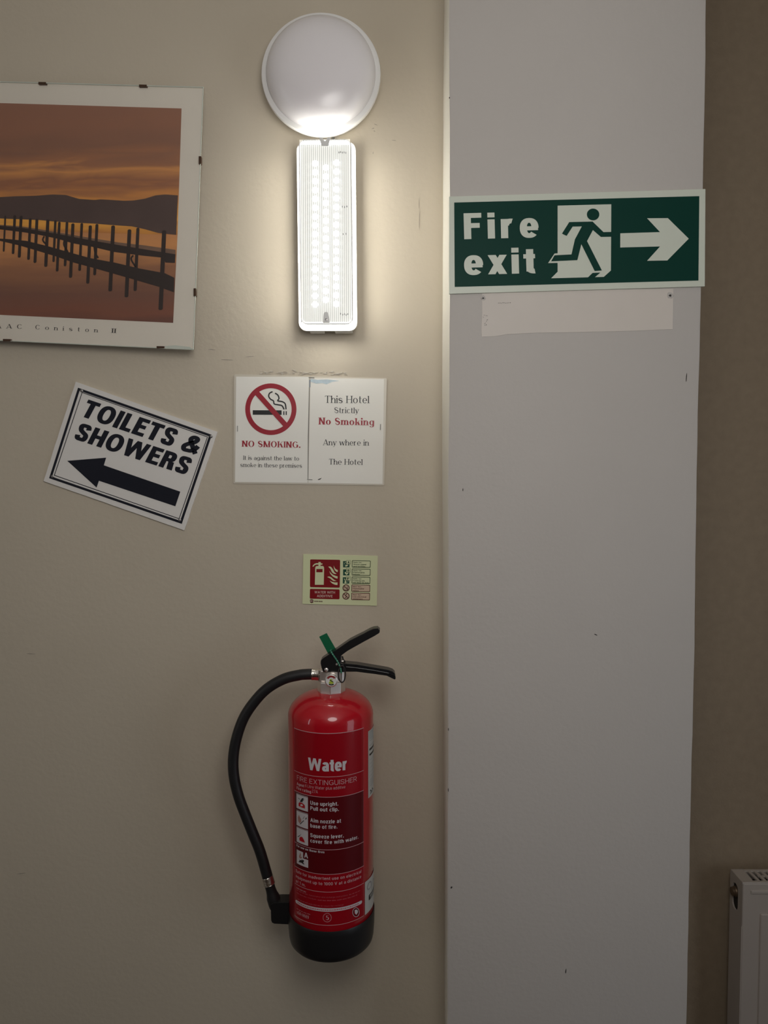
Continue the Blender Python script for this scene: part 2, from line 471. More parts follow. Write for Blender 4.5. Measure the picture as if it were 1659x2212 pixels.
wall_pier = tag(mb.build('wall_pier', M['pier'], smooth=True), 'pale grey lilac pier projecting beside the cream wall', kind='structure')
wall_pier.data.materials.append(M['return'])      # cream of the narrow side face brightened to stand in for lamp light
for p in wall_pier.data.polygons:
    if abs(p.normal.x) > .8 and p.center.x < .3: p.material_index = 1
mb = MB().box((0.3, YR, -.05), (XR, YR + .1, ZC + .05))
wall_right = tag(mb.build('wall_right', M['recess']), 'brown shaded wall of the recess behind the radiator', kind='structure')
ey0, ey1, ez0, ez1 = -2.35, -1.15, 0.30, 2.0
mb = MB()
mb.box((XR, YB - .1, -.05), (XR + .1, ey0, ZC + .05)); mb.box((XR, ey1, -.05), (XR + .1, YR + .1, ZC + .05))
mb.box((XR, ey0, -.05), (XR + .1, ey1, ez0)); mb.box((XR, ey0, ez1), (XR + .1, ey1, ZC + .05))
tag(mb.build('wall_end', M['bounce_dark']), 'darkened end wall of the passage with a glazed opening', kind='structure')
mb = MB()
for a, b in (((ey0, ez0), (ey0 + .05, ez1)), ((ey1 - .05, ez0), (ey1, ez1)), ((ey0 + .05, ez0), (ey1 - .05, ez0 + .05)), ((ey0 + .05, ez1 - .05), (ey1 - .05, ez1))):
    mb.box((XR + .03, a[0], a[1]), (XR + .08, b[0], b[1]))
glz = tag(mb.build('window_2', M['white']), 'white framed glazing at the passage end', kind='structure')
MB().box((XR + .05, ey0 + .05, ez0 + .05), (XR + .056, ey1 - .05, ez1 - .05)).build('pane', glass_mat('end_glass'), glz)
tag(MB().box((XL - .1, YB - .1, -.05), (XR + .1, YB, ZC + .05)).build('wall_rear', M['bounce_dark']), 'darkened unseen wall behind the camera position', kind='structure')
wy0, wy1, wz0, wz1 = -1.89, -1.61, 0.95, 2.55
mb = MB()
mb.box((XL - .1, YB, -.05), (XL, wy0, ZC + .05)); mb.box((XL - .1, wy1, -.05), (XL, .12, ZC + .05))
mb.box((XL - .1, wy0, -.05), (XL, wy1, wz0)); mb.box((XL - .1, wy0, wz1), (XL, wy1, ZC + .05))
tag(mb.build('wall_window', M['wall']), 'cream wall with the daylight window', kind='structure')
mb = MB()
for a, b in (((wy0, wz0), (wy0 + .06, wz1)), ((wy1 - .06, wz0), (wy1, wz1)), ((wy0 + .06, wz0), (wy1 - .06, wz0 + .06)), ((wy0 + .06, wz1 - .06), (wy1 - .06, wz1))):
    mb.box((XL - .09, a[0], a[1]), (XL - .04, b[0], b[1]))
win = tag(mb.build('window_1', M['white']), 'white framed window at the passage end', kind='structure')
MB().box((XL - .07, wy0 + .06, wz0 + .06), (XL - .064, wy1 - .06, wz1 - .06)).build('pane', glass_mat('window_glass'), win)
tag(MB().box((XL - .1, YB - .1, -.1), (XR + .1, YR + .1, 0)).build('floor', M['floor']), 'dark carpeted floor of the passage', kind='structure')
tag(MB().box((XL - .1, YB - .1, ZC), (XR + .1, YR + .1, ZC + .1)).build('ceiling', M['ceil']), 'off-white passage ceiling', kind='structure')

# marks in the plaster, each on the wall that has it
def chip(parent, pts, Y, name='paint_chip', mat=None):
    MB().slab([at(x, y, Y - .0006) for x, y in pts], (0, .001, 0)).build(name, mat or M['dark'], parent)
for cx, cy, a, b, an in ((1287, 1371, 4.5, 1.1, 20), (1000, 1058, .9, 4, 0), (975.5, 1917, 1.8, 2.6, 30), (1222.5, 2098, .9, 6, 8), (1483, 815, .8, 9, 5), (971, 211, .9, 1.6, 0), (968.6, 1576, .8, 3.5, 0), (968.4, 1706, .8, 4, 0), (1193, 668, 8, .9, -14)):
    pts = []
    for i in range(9):
        t = 2*math.pi*i/9; r = random.uniform(.75, 1.15); x, y = a*r*math.cos(t), b*r*math.sin(t); q = R_(an)
        pts.append((cx + x*math.cos(q) - y*math.sin(q), cy + x*math.sin(q) + y*math.cos(q)))
    chip(wall_pier, pts, PF)
M['ridge'] = pm('paint_ridge', (0.66, 0.61, 0.53), 0.6)
for cx, cy, a, b, an in ((905, 440, .5, 12, 0), (906, 472, .5, 20, 2), (812, 269, 4, .7, 25), (806, 277, 2.5, .6, -20), (809, 283, 2.5, .7, 30), (851, 303, 4, .5, 5), (806, 330, .9, 3, 10), (458, 755, 9, .8, 5), (490, 777, 14, .7, 3), (540, 770, 10, .6, -4), (66, 1412, 10, .5, 5), (45, 1887, 14, .6, -6)):
    pts = []
    for i in range(8):
        t = 2*math.pi*i/8; r = random.uniform(.6, 1.2); x, y = a*r*math.cos(t), b*r*math.sin(t); q = R_(an)
        pts.append((cx + x*math.cos(q) - y*math.sin(q), cy + x*math.sin(q) + y*math.cos(q)))
    chip(wall_left, pts, 0, 'plaster_scratch', pm('scratch', (.36, .32, .27), .8))
mb = MB()                                 # rough paint ridge left along the top of the smoking notice
for i in range(70):
    x = 560 + 190*random.random(); y = 803.5 + (x-560)*.018 + random.gauss(0, 2.2)
    L, h, q = random.uniform(1.5, 5), random.uniform(.4, 1.1), random.gauss(0, .25)
    pts = [(x - L*math.cos(q), y - L*math.sin(q)), (x, y - h), (x + L*math.cos(q), y + L*math.sin(q)), (x, y + h)]
    mb.slab([at(*p, -.0012) for p in pts], (0, .0014, 0))
tag(mb.build('peeling_paint', M['ridge'], wall_left), 'ragged raised paint above the smoking notice', kind='stuff')
# bare rectangle under the exit sign with its two torn screw holes
k = crop(1020, 620, 3.6065)
q = k((77, 40), (500, 32), (900, 24), (1300, 16), (1567, 12), (1564, 180), (1562, 328), (1300, 340), (1100, 345), (800, 352), (500, 356), (270, 368), (180, 383), (76, 388), (72, 330), (78, 200))
M['patch'] = pm('old_cream_paint', (0.68, 0.625, 0.565), 0.55, mottle=.025, mscale=8)
patch = MB().slab([at(*p, PF - .0007) for p in q], (0, .0012, 0)).build('unpainted_patch', M['patch'], wall_pier)
patch['label'] = 'paler bare rectangle below the exit sign'
for cx, cy, s, seed in ((1044.5, 643.5, 6.0, 1), (1448.5, 638, 8.0, 2)):
    random.seed(seed)
    pts = [(cx + s*random.uniform(.65, 1.1)*math.cos(t), cy + s*.95*random.uniform(.7, 1.1)*math.sin(t)) for t in [2*math.pi*i/11 for i in range(11)]]
    h = MB().slab([at(*p, PF - .0013) for p in pts], (0, .0014, 0)).build('screw_hole', M['plaster'], wall_pier)
    pts = [(cx - 1 + s*.42*random.uniform(.6, 1.1)*math.cos(t), cy + .5 + s*.32*random.uniform(.6, 1.2)*math.sin(t)) for t in [2*math.pi*i/9 for i in range(9)]]
    MB().slab([at(*p, PF - .0017) for p in pts], (0, .0006, 0)).build('hole', M['dark'], h)
random.seed(3)
mb = MB()
for i in range(9):
    x = 1076 + i*3.2; y = 655 - i*.15 + random.uniform(-.6, .6)
    mb.poly([at(*p, PF - .0010) for p in ((x, y - .8), (x + random.uniform(.8, 2), y - .6), (x + 1.2, y + .8), (x + .2, y + .5))])
for i in range(12):
    x = 1042 + random.random()*11; y = 680 + random.random()*24
    mb.poly([at(*p, PF - .0010) for p in ((x, y - .7), (x + 1.2, y - .4), (x + .9, y + .8), (x, y + .5))])
tag(mb.build('ink_specks', M['dark'], patch), 'faint dark specks left on the patch', kind='stuff')

# ================================================================== FIRE EXIT SIGN
c4 = crop(940, 390, 2.676)
YS = PF - .004
root = empty('fire_exit_sign', at(1247, 626, PF), 'green and white fire exit sign with running figure and arrow, across the grey pier', 'sign')
M['lum'] = pm('pale_green_plastic', (0.66, 0.70, 0.60), 0.4)
M['exitgreen'] = pm('exit_green', (0.003, 0.042, 0.030), 0.5, spec=.15)
put = lambda x, y: at(x, y, YS)
MB().slab([put(*p) for p in ((970.2, 424.4), (1524.2, 408), (1522.8, 618.6), (970.2, 634.8))], (0, YS*-1 + PF - .0002, 0)).build('board', M['lum'], root, bevel=.0006)
pg = lambda x, y: at(x, y, YS - .0003)
pw = lambda x, y: at(x, y, YS - .0006)
pg2 = lambda x, y: at(x, y, YS - .0009)
panel = MB().poly([pg(*p) for p in c4((110, 127), (1527, 90), (1522, 578), (113, 615))]).build('green_panel', M['exitgreen'], root)
mb = MB(); write(mb, 'Fire', Font(.235, .185, gap=.20), (1002.8, 516.8), (1164.0, 512.6), 56, pw)
mb.build('lettering', M['lum'], root)
mb = MB(); write(mb, 'exit', Font(.235, .185, gap=.15), (1003.0, 594.0), (1156.7, 590.0), 56, pw)
mb.build('lettering', M['lum'], root)
dr = MB().poly([pw(*p) for p in c4((708, 145), (1018, 137), (1016, 520), (975, 557), (670, 565), (708, 527))])
dr.poly([pw(*p) for p in c4((690, 422), (708.1, 420), (708.1, 476), (653, 477))])
dr = dr.build('doorway_symbol', M['lum'], root)
mn = MB().poly([pg2(*p) for p in c4((775, 240), (910, 237), (973, 298), (1018, 297), (1018, 325), (958, 326), (912, 286), (878, 350), (964, 520), (922, 523), (845, 368), (822, 460), (670, 467), (690, 432), (788, 427), (808, 340), (848, 265), (795, 266), (760, 320), (733, 307))])
mn.poly([pg2(*p) for p in c4(*disc_px((913, 196), 36, 34))])
mn.poly([pg2(*p) for p in c4((882, 561), (910, 534), (955, 532), (922, 560))])
mn.build('running_figure', M['exitgreen'], root)
MB().poly([pw(*p) for p in c4((1070, 305), (1300, 298), (1225, 218), (1345, 217), (1466, 336), (1342, 462), (1225, 464), (1300, 381), (1070, 387))]).build('arrow', M['lum'], root)

# ================================================================== TOILETS & SHOWERS SIGN
k = crop(80, 800, 3.95)
YT = -.0045
root = empty('direction_sign', at(246, 1092, 0), 'tilted white board reading toilets and showers with a black left arrow', 'sign')
M['board'] = pm('white_board', (0.80, 0.775, 0.735), 0.42, bump=.1, bscale=40)
M['navy'] = pm('blue_black_ink', (0.013, 0.015, 0.024), 0.30)
o = []
cs = k((330, 97), (1540, 525), (1255, 1365), (55, 945))
for i in range(4):
    a, b = cs[i], cs[(i+1) % 4]
    for t in range(14):
        j = .0 if t == 0 else random.uniform(-.7, .7)
        p = lerp2(a, b, t/14); o.append((p[0] + j*.5, p[1] + j*.5))
MB().slab([at(*p, YT) for p in o], (0, -YT - .0002, 0)).build('board', M['board'], root)
pt = lambda x, y: at(x, y, YT - .0004)
pt2 = lambda x, y: at(x, y, YT - .0007)
big = k((350, 148), (1492, 550), (1235, 1310), (103, 920))
mb = MB()
for q in frame_px(big, 5.2): mb.face([pt(*p) for p in q])
thin = k((383, 185), (1458, 566), (1214, 1270), (144, 897))
for q in frame_px(thin, 1.5): mb.face([pt(*p) for p in q])
mb.build('border', M['navy'], root)
mb = MB(); write(mb, 'TOILETS &', SANSX, *k((364, 388), (1352, 722)), 156/3.95, pt, shear=.17)
mb.build('lettering', M['navy'], root)
mb = MB(); write(mb, 'SHOWERS', SANSX, *k((306, 583), (1268, 893)), 152/3.95, pt, shear=.17)
mb.build('lettering', M['navy'], root)
MB().poly([pt(*p) for p in k((258, 772), (590, 745), (570, 810), (1222, 1035), (1180, 1160), (528, 942), (508, 1000))]).build('arrow', M['navy'], root)
M['pin'] = pm('steel_pin', (.35, .34, .33), .35, metal=.8)
for x, y in k((381, 174), (1487, 563), (134, 905), (1218, 1277)):
    c = at(x, y, YT)
    MB().lathe(c, (0, -1, 0), [(.0030, 0), (.0032, .0008), (.0022, .0018), (.0004, .0022)], 14, cap1=True).build('nail_head', M['pin'], root, smooth=True)

# ================================================================== NO SMOKING NOTICE
k = crop(490, 790, 4.608)
root = empty('no_smoking_notice', at(668, 1046, 0), 'laminated no smoking notice of two white sheets stapled side by side', 'notice')
M['pouch'] = pm('laminate_pouch', (0.66, 0.61, 0.51), 0.4, coat=.1)
def paper_mat():
    m = pm('laminated_paper', (0.93, 0.91, 0.84), 0.5, coat=.06, spec=.3)
    nt = m.node_tree; b = nt.nodes['Principled BSDF']; tc = nt.nodes.new('ShaderNodeTexCoord')
    n = nt.nodes.new('ShaderNodeTexNoise'); n.inputs['Scale'].default_value = 22; n.inputs['Detail'].default_value = 3
    bp = nt.nodes.new('ShaderNodeBump'); bp.inputs['Strength'].default_value = .35; bp.inputs['Distance'].default_value = .002
    nt.links.new(tc.outputs['Object'], n.inputs['Vector']); nt.links.new(n.outputs['Fac'], bp.inputs['Height']); nt.links.new(bp.outputs['Normal'], b.inputs['Normal'])
    return m
M['paper'] = paper_mat()
M['red'] = pm('red_print', (0.36, 0.006, 0.022), 0.45, coat=.05)
M['ink'] = pm('black_ink', (0.012, 0.012, 0.012), 0.45, coat=.05)
M['smudge'] = pm('blue_grey_smudge', (0.52, 0.63, 0.68), 0.35, mottle=.12, mscale=120)
YN = -.0016
MB().slab([at(*p, YN) for p in rounded(k((72, 84), (1592, 126), (1566, 1192), (66, 1172)), 2.5)], (0, -YN - .0001, 0)).build('laminate', M['pouch'], root)
p1 = lambda x, y: at(x, y, YN - .0004)
p2 = lambda x, y: at(x, y, YN - .0007)
p3 = lambda x, y: at(x, y, YN - .0010)
pa = MB().slab([p1(*p) for p in k((92, 108), (818, 113), (805, 1166), (82, 1157))], (0, .0003, 0)).build('paper_sheet', M['paper'], root)
pb = MB().slab([p1(*p) for p in k((832, 122), (1566, 133), (1550, 1178), (811, 1166))], (0, .0003, 0)).build('paper_sheet', M['paper'], root)
mb = MB()
for q in ring_px((438, 433), 255, 257, 48): mb.face([p2(*p) for p in k(*q)])
MB.poly(mb, [p3(*p) for p in k((284, 292), (322, 258), (600, 570), (562, 604))])
mb.build('prohibition_ring', M['red'], root)
mb = MB()
for q in ((258, 443, 545, 488), (562, 452, 573, 490), (586, 452, 597, 490)):
    mb.face([p2(*p) for p in k((q[0], q[1]), (q[2], q[1]+1), (q[2], q[3]+1), (q[0], q[3]))])
for cv in (((455, 258), (425, 275), (417, 305), (436, 334), (464, 350), (472, 380), (510, 389), (548, 398), (570, 435)), ((480, 273), (508, 293), (519, 326), (507, 349), (548, 357), (580, 378), (590, 435))):
    for q in stroke_px(cv, 13): mb.face([p2(*p) for p in k(*q)])
mb.build('cigarette_symbol', M['ink'], root)
for s, F, a, b, cp, mt in (('NO SMOKING.', SERIFB, (152, 806), (732, 817), 60, 'red'),
        ('It is against the law to', SERIF, (165, 936), (719, 944), 41, 'ink'), ('smoke in these premises', SERIF, (134, 1007), (747, 1016), 42, 'ink'),
        ('This Hotel', SERIF, (977, 370), (1415, 373), 72, 'ink'), ('Strictly', SERIF, (1071, 470), (1313, 474), 56, 'ink'),
        ('No Smoking', SERIFB, (917, 585), (1465, 594), 69, 'red'), ('Any where in', SERIF, (960, 791), (1412, 795), 57, 'ink'), ('The Hotel', SERIF, (1017, 983), (1349, 987), 56, 'ink')):
    mb = MB(); write(mb, s, F, *k(a, b), cp/4.608, p2)
    mb.build('lettering', M[mt], root)
MB().poly([p2(*p) for p in k((834, 132), (900, 140), (1000, 136), (1120, 150), (1050, 160), (990, 185), (950, 172), (890, 178), (834, 160))]).build('smudge', M['smudge'], root)
MB().poly([p2(*p) for p in k((819, 140), (834, 140), (832, 215), (819, 215))]).build('gap_stain', pm('stain', (.28, .31, .33), .5), root)
MB().poly([p2(*p) for p in k((818, 215), (824, 215), (815, 700), (811, 1130), (805, 1130), (807, 700))]).build('sheet_gap', pm('gap_shadow_line', (.18, .17, .15), .6), root)
for a, b in (((815, 114), (871, 120)), ((797, 1131), (852, 1135)), ((106, 598), (106, 655)), ((1530, 582), (1527, 640))):
    A, B = k(a, b); MB().tube([at(*A, YN - .0012), at(*B, YN - .0012)], .0007, 6).build('staple', M['pin'], root)
MB().poly([p2(*p) for p in k((902, 1135), (925, 1123), (945, 1116), (932, 1131), (915, 1138))]).build('scuff', M['ink'], root)

# ================================================================== EXTINGUISHER ID SIGN
k8 = crop(640, 1185, 8.732); kL = crop(640, 1190, 16.59); kR = crop(730, 1190, 18.43)
root = empty('extinguisher_id_sign', at(733, 1305, 0), 'small pale green glow sign for water with additive extinguisher, above the red cylinder', 'sign')
YI = -.0022
M['glow'] = pm('photoluminescent_plastic', (0.72, 0.76, 0.46), 0.45, coat=.1)
M['idred'] = pm('sign_red', (0.235, 0.003, 0.008), 0.35)
M['idgreen'] = pm('sign_green', (0.004, 0.07, 0.04), 0.4)
M['iddark'] = pm('dark_green_print', (0.03, 0.06, 0.02), 0.4)
M['idmar'] = pm('maroon_print', (0.09, 0.02, 0.012), 0.4)
M['pink'] = pm('pink_tint_panel', (0.66, 0.50, 0.36), 0.4)
M['idletter'] = pm('pale_pink_print', (0.70, 0.52, 0.45), 0.4)
quad = k8((130, 105), (1537, 140), (1520, 1080), (115, 1045))
MB().slab([at(*p, YI) for p in quad], (0, -YI - .0002, 0)).build('board', M['glow'], root, bevel=.0004)
MB().slab([at(*p, YI - .0006) for p in k8((1522, 965), (1520, 1080), (1395, 1077), (1460, 1050))], (0, .0004, 0)).build('lifted_corner', M['glow'], root)
i1 = lambda x, y: at(x, y, YI - .0003)
i2 = lambda x, y: at(x, y, YI - .0006)
i3 = lambda x, y: at(x, y, YI - .0009)
MB().poly([i1(*p) for p in rounded(k8((262, 203), (828, 212), (820, 738), (258, 727)), 2.6)]).build('red_panel', M['idred'], root)
MB().poly([i1(*p) for p in rounded(k8((258, 760), (818, 770), (816, 957), (254, 945)), 2.6)]).build('red_panel', M['idred'], root)
MB().poly([i2(*p) for p in kL((665, 1215), (985, 1215), (997, 610), (985, 565), (950, 540), (870, 540), (870, 500), (930, 490), (942, 468), (930, 450), (880, 447), (876, 400), (795, 400), (795, 440), (720, 440), (650, 465), (605, 510), (580, 560), (612, 566), (650, 517), (720, 490), (795, 490), (795, 540), (725, 543), (690, 570), (680, 610))]).build('extinguisher_symbol', M['glow'], root)
MB().poly([i3(*p) for p in kL((720, 650), (943, 650), (940, 766), (716, 764))]).build('symbol_label', M['idred'], root)
for fl in (((1345, 520), (1360, 575), (1390, 630), (1440, 668), (1490, 690), (1480, 765), (1430, 742), (1380, 695), (1345, 610)),
           ((1145, 565), (1210, 560), (1260, 590), (1320, 670), (1370, 770), (1445, 825), (1380, 825), (1320, 805), (1275, 760), (1220, 640)),
           ((1185, 720), (1250, 800), (1320, 860), (1400, 893), (1485, 915), (1477, 995), (1400, 975), (1300, 915), (1220, 820)),
           ((1105, 935), (1180, 915), (1250, 942), (1310, 995), (1370, 1045), (1445, 1075), (1350, 1082), (1290, 1055), (1220, 990)),
           ((1200, 1065), (1270, 1105), (1370, 1130), (1480, 1130), (1475, 1225), (1390, 1215), (1300, 1175), (1240, 1125))):
    MB().poly([i2(*p) for p in kL(*fl)]).build('flame_symbol', M['glow'], root)
for s, a, b in (('WATER WITH', (655, 1522), (1388, 1535)), ('ADDITIVE', (737, 1658), (1300, 1668))):
    mb = MB(); write(mb, s, SANSM, *kL(a, b), 88/16.59, i2); mb.build('lettering', M['idletter'], root)
MB().poly([i1(*p) for p in kL((487, 1765), (520, 1738), (580, 1738), (614, 1765), (608, 1850), (550, 1873), (498, 1850))]).build('maker_badge', M['idmar'], root)
mb = MB()
for q in stroke_px(kL((518, 1765), (520, 1830)), 1.1, 2): mb.face([i2(*p) for p in q])
for q in ring_px(kL((560, 1795))[0], 1.7, 2.0, .8, 16): mb.face([i2(*p) for p in q])
mb.build('badge_mark', M['idletter'], root)
mb = MB()
for i in range(10):                       # the maker's name is too small to read
    x = 644 + i*29.5 + (8 if i > 4 else 0)
    mb.face([i1(*p) for p in kL((x, 1785 + i*.8), (x + 20, 1786 + i*.8), (x + 20, 1826 + i*.8), (x, 1825 + i*.8))])
tag(mb.build('fine_print', M['idmar'], root), kind='stuff')
rows = (('A', (205, 405, 460, 655), (330, 375, 500, 535), (560, 375, 1305, 670), ('Safe for:', 'Wood, paper', 'and textiles.'), (960, 1138, 1100)),
        ('B', (205, 735, 455, 975), (330, 690, 495, 860), (555, 705, 1300, 990), ('Safe for:', 'Flammable', 'liquids.'), (955, 1062, 895)),
        ('F', (195, 1050, 450, 1300), (320, 1020, 495, 1185), (550, 1025, 1290, 1315), ('Safe for:', 'Cooking oils', 'and deep fat fires.'), (950, 1062, 1240)),
        (None, (325, 1475, 140), None, (540, 1340, 1285, 1635), ('Not for:', 'Flammable', 'gases.'), (935, 1042, 840)),
        (None, (320, 1795, 142), None, (535, 1660, 1275, 1965), ('Not for:', 'Live electrical', 'equipment.'), (935, 1120, 1000)))
for let, sq, ls, bx, tx, ends in rows:
    mt = 'iddark' if let else 'idmar'
    bxq = kR((bx[0], bx[1]), (bx[2], bx[1] + 16), (bx[2] - 8, bx[3]), (bx[0] - 5, bx[3] - 14))
    if not let: MB().poly([i1(*p) for p in bxq]).build('tint_panel', M['pink'], root)
    mb = MB()
    for q in frame_px(bxq, 1.15, 2.0): mb.face([i2(*p) for p in q])
    mb.build('text_box', M[mt], root)
    mb = MB(); hgt = (bx[3] - bx[1])
    for j, s in enumerate(tx):
        y = bx[1] + hgt*(.36 + .27*j)
        write(mb, s, SANSM, *kR((bx[0] + 55, y - 4), (ends[j], y + 5)), 2.5, i2)
    mb.build('lettering', M[mt], root)
    if let:
        MB().poly([i1(*p) for p in kR((sq[0], sq[1]), (sq[2], sq[1]), (sq[2], sq[3]), (sq[0], sq[3]))]).build('hazard_square', M['idgreen'], root)
        lq = kR((ls[0], ls[1]), (ls[2], ls[1]), (ls[2], ls[3]), (ls[0], ls[3]))
        MB().poly([i2(*p) for p in lq]).build('letter_square', M['glow'], root)
        mb = MB()
        for q in frame_px(lq, .55): mb.face([i3(*p) for p in q])
        write(mb, let, SANSB, *kR((ls[0] + 48, ls[3] - 30), (ls[2] - 40, ls[3] - 28)), 5.3, i3)
        mb.build('lettering', M['iddark'], root)
        mb = MB(); x, y = sq[0], sq[1]
        if let == 'A':
            mb.poly([i2(*p) for p in kR((x + 40, y + 150), (x + 215, y + 150), (x + 150, y + 215), (x + 70, y + 215), (x + 110, y + 175))])
            for q in stroke_px(kR((x + 80, y + 30), (x + 90, y + 65), (x + 45, y + 105)), .8): mb.face([i2(*p) for p in q])
        elif let == 'B':
            mb.poly([i2(*p) for p in kR((x + 55, y + 135), (x + 110, y + 95), (x + 135, y + 160), (x + 185, y + 125), (x + 215, y + 155), (x + 135, y + 225))])
        else:
            mb.poly([i2(*p) for p in kR((x + 40, y + 55), (x + 85, y + 60), (x + 120, y + 150), (x + 150, y + 185), (x + 130, y + 235), (x + 60, y + 235), (x + 85, y + 130))])
            for q in stroke_px(kR((x + 160, y + 195), (x + 225, y + 175)), .8, 2): mb.face([i2(*p) for p in q])
        mb.build('flame_symbol', M['glow'], root)
    else:
        c = kR((sq[0], sq[1]))[0]; r = sq[2]/18.43
        MB().poly([i1(*p) for p in disc_px(c, r, r)]).build('prohibition_disc', M['pink'], root)
        mb = MB()
        for q in ring_px(c, r, r, 1.75, 36): mb.face([i2(*p) for p in q])
        for q in stroke_px([(c[0] - r*.62, c[1] - r*.62), (c[0] + r*.62, c[1] + r*.62)], 1.4, 2): mb.face([i3(*p) for p in q])
        mb.build('prohibition_ring', M['idmar'], root)
        mb = MB()
        if sq[1] < 1600:
            write(mb, 'C', SANSB, (c[0] + 1.6, c[1] + 1.2), (c[0] + 4.6, c[1] + 1.2), 4.2, i3)
            for q in stroke_px([(c[0] - 4.4, c[1] + 3.2), (c[0] - 1.5, c[1] + 4.6), (c[0] + 2.5, c[1] + 4.2), (c[0] + 4.0, c[1] + 2.8)], .9): mb.face([i3(*p) for p in q])
            for q in stroke_px([(c[0] - 4.2, c[1] + 1.0), (c[0] - 3.6, c[1] - 2.0)], .8, 2): mb.face([i3(*p) for p in q])
        else:
            for q in stroke_px([(c[0] + 2.2, c[1] - 4.6), (c[0] - 1.4, c[1] - .9), (c[0] + 2.2, c[1] + .4), (c[0] - 2.0, c[1] + 4.0)], 1.5, 1, False): mb.face([i3(*p) for p in q])
        mb.build('hazard_symbol', M['ink'], root)

# ================================================================== FRAMED PICTURE (frameless clip frame)
k = crop(0, 150, 3.511)
PY0, PYAW = -.014, R_(1.9)
pn = Vector((math.sin(PYAW), math.cos(PYAW), 0)).normalized()     # turned a little off the wall: its right edge stands out
pc0 = Vector((at(-360, 450, 0).x, PY0, 1.9))
def pic(d): 
    return lambda x, y: on_plane(x, y, pc0 - pn*d, pn)
root = empty('framed_picture', at(30, 748, -.02), 'frameless glass clip picture of a jetty at sunset with white margins', 'picture')
outer = [(-365, 166.5), (439.2, 188.5), (417.8, 755.3), (-378, 717.5)]
M['mount'] = pm('white_mount', (0.80, 0.745, 0.645), 0.5)
M['hardboard'] = pm('brown_hardboard', (0.16, 0.10, 0.06), 0.8)
b0 = pic(0.0)
MB().slab([b0(*p) for p in outer], pn*.0045).build('backing_board', M['hardboard'], root)
MB().slab([pic(.0012)(*p) for p in outer], pn*.001).build('mount', M['mount'], root)
# sunset print: procedural sky and water in print inks
def print_mat(name, stops, streak, tilt=0.0):
    m = bpy.data.materials.new(name); m.use_nodes = True; nt = m.node_tree; b = nt.nodes['Principled BSDF']
    b.inputs['Roughness'].default_value = .5
    tc = nt.nodes.new('ShaderNodeTexCoord'); sp = nt.nodes.new('ShaderNodeSeparateXYZ'); nt.links.new(tc.outputs['Generated'], sp.inputs[0])
    mp = nt.nodes.new('ShaderNodeMapping'); mp.inputs['Scale'].default_value = (3.0, 1, 9.0); mp.inputs['Rotation'].default_value = (0, tilt, 0); nt.links.new(tc.outputs['Generated'], mp.inputs[0])
    n = nt.nodes.new('ShaderNodeTexNoise'); n.inputs['Scale'].default_value = 1.3; n.inputs['Detail'].default_value = 6; n.inputs['Distortion'].default_value = .6; nt.links.new(mp.outputs[0], n.inputs['Vector'])
    ma = nt.nodes.new('ShaderNodeMath'); ma.operation = 'MULTIPLY_ADD'; ma.inputs[1].default_value = streak; nt.links.new(n.outputs['Fac'], ma.inputs[0])
    ad = nt.nodes.new('ShaderNodeMath'); ad.operation = 'ADD'; ad.inputs[1].default_value = -streak*.5; nt.links.new(sp.outputs['Z'], ad.inputs[0]); nt.links.new(ad.outputs[0], ma.inputs[2])
    r = nt.nodes.new('ShaderNodeValToRGB'); e = r.color_ramp.elements
    e[0].position, e[0].color = stops[0][0], (*stops[0][1], 1); e[1].position, e[1].color = stops[-1][0], (*stops[-1][1], 1)
    for p, c in stops[1:-1]:
        q = e.new(p); q.color = (*c, 1)
    nt.links.new(ma.outputs[0], r.inputs['Fac']); nt.links.new(r.outputs['Color'], b.inputs['Base Color'])
    return m
G = 1.9
M['sky'] = print_mat('print_sky', [(0.0, srgb(150, 98, 52, G)), (.13, srgb(190, 138, 62, G)), (.28, srgb(160, 108, 60, G)), (.38, srgb(122, 82, 60, G)), (.47, srgb(164, 114, 68, G)), (.53, srgb(128, 88, 64, G)), (.64, srgb(112, 80, 64, G)), (.80, srgb(120, 84, 66, G)), (1.0, srgb(116, 82, 66, G))], .30, .12)
M['water'] = print_mat('print_water', [(0.0, srgb(84, 56, 48, G)), (.12, srgb(104, 66, 52, G)), (.3, srgb(98, 68, 56, G)), (.55, srgb(124, 86, 62, G)), (.8, srgb(166, 116, 72, G)), (1.0, srgb(150, 104, 72, G))], .22)
M['hill'] = pm('print_hills', srgb(74, 60, 56, G*.85), .5, mottle=.10, mscale=12)
M['jetty'] = pm('print_jetty_wood', srgb(50, 42, 39, G*.8), .5)
M['deck'] = pm('print_jetty_deck', srgb(104, 82, 68, G*.85), .5, mottle=.15, mscale=40)
XLp = -320.0
def ln(x, y0, s): return y0 + s*x
tl, tr = (XLp, 222.6 + .0299*XLp), (392.2, 234.3)
br, bl = (374.0, 697.4), (XLp - 12, 679.8 + .047*XLp)
e1, e2, e3, e4 = pic(.0015), pic(.0018), pic(.0021), pic(.0024)
hz = lambda x: 497.5 + .026*x                       # far shore line, px
MB().poly([e1(*p) for p in (tl, tr, (383.5, hz(383) ), (XLp - 6, hz(XLp)))]).build('sky_print', M['sky'], root)
MB().poly([e1(*p) for p in ((XLp - 6, hz(XLp)), (383.5, hz(383)), br, bl)]).build('water_print', M['water'], root)
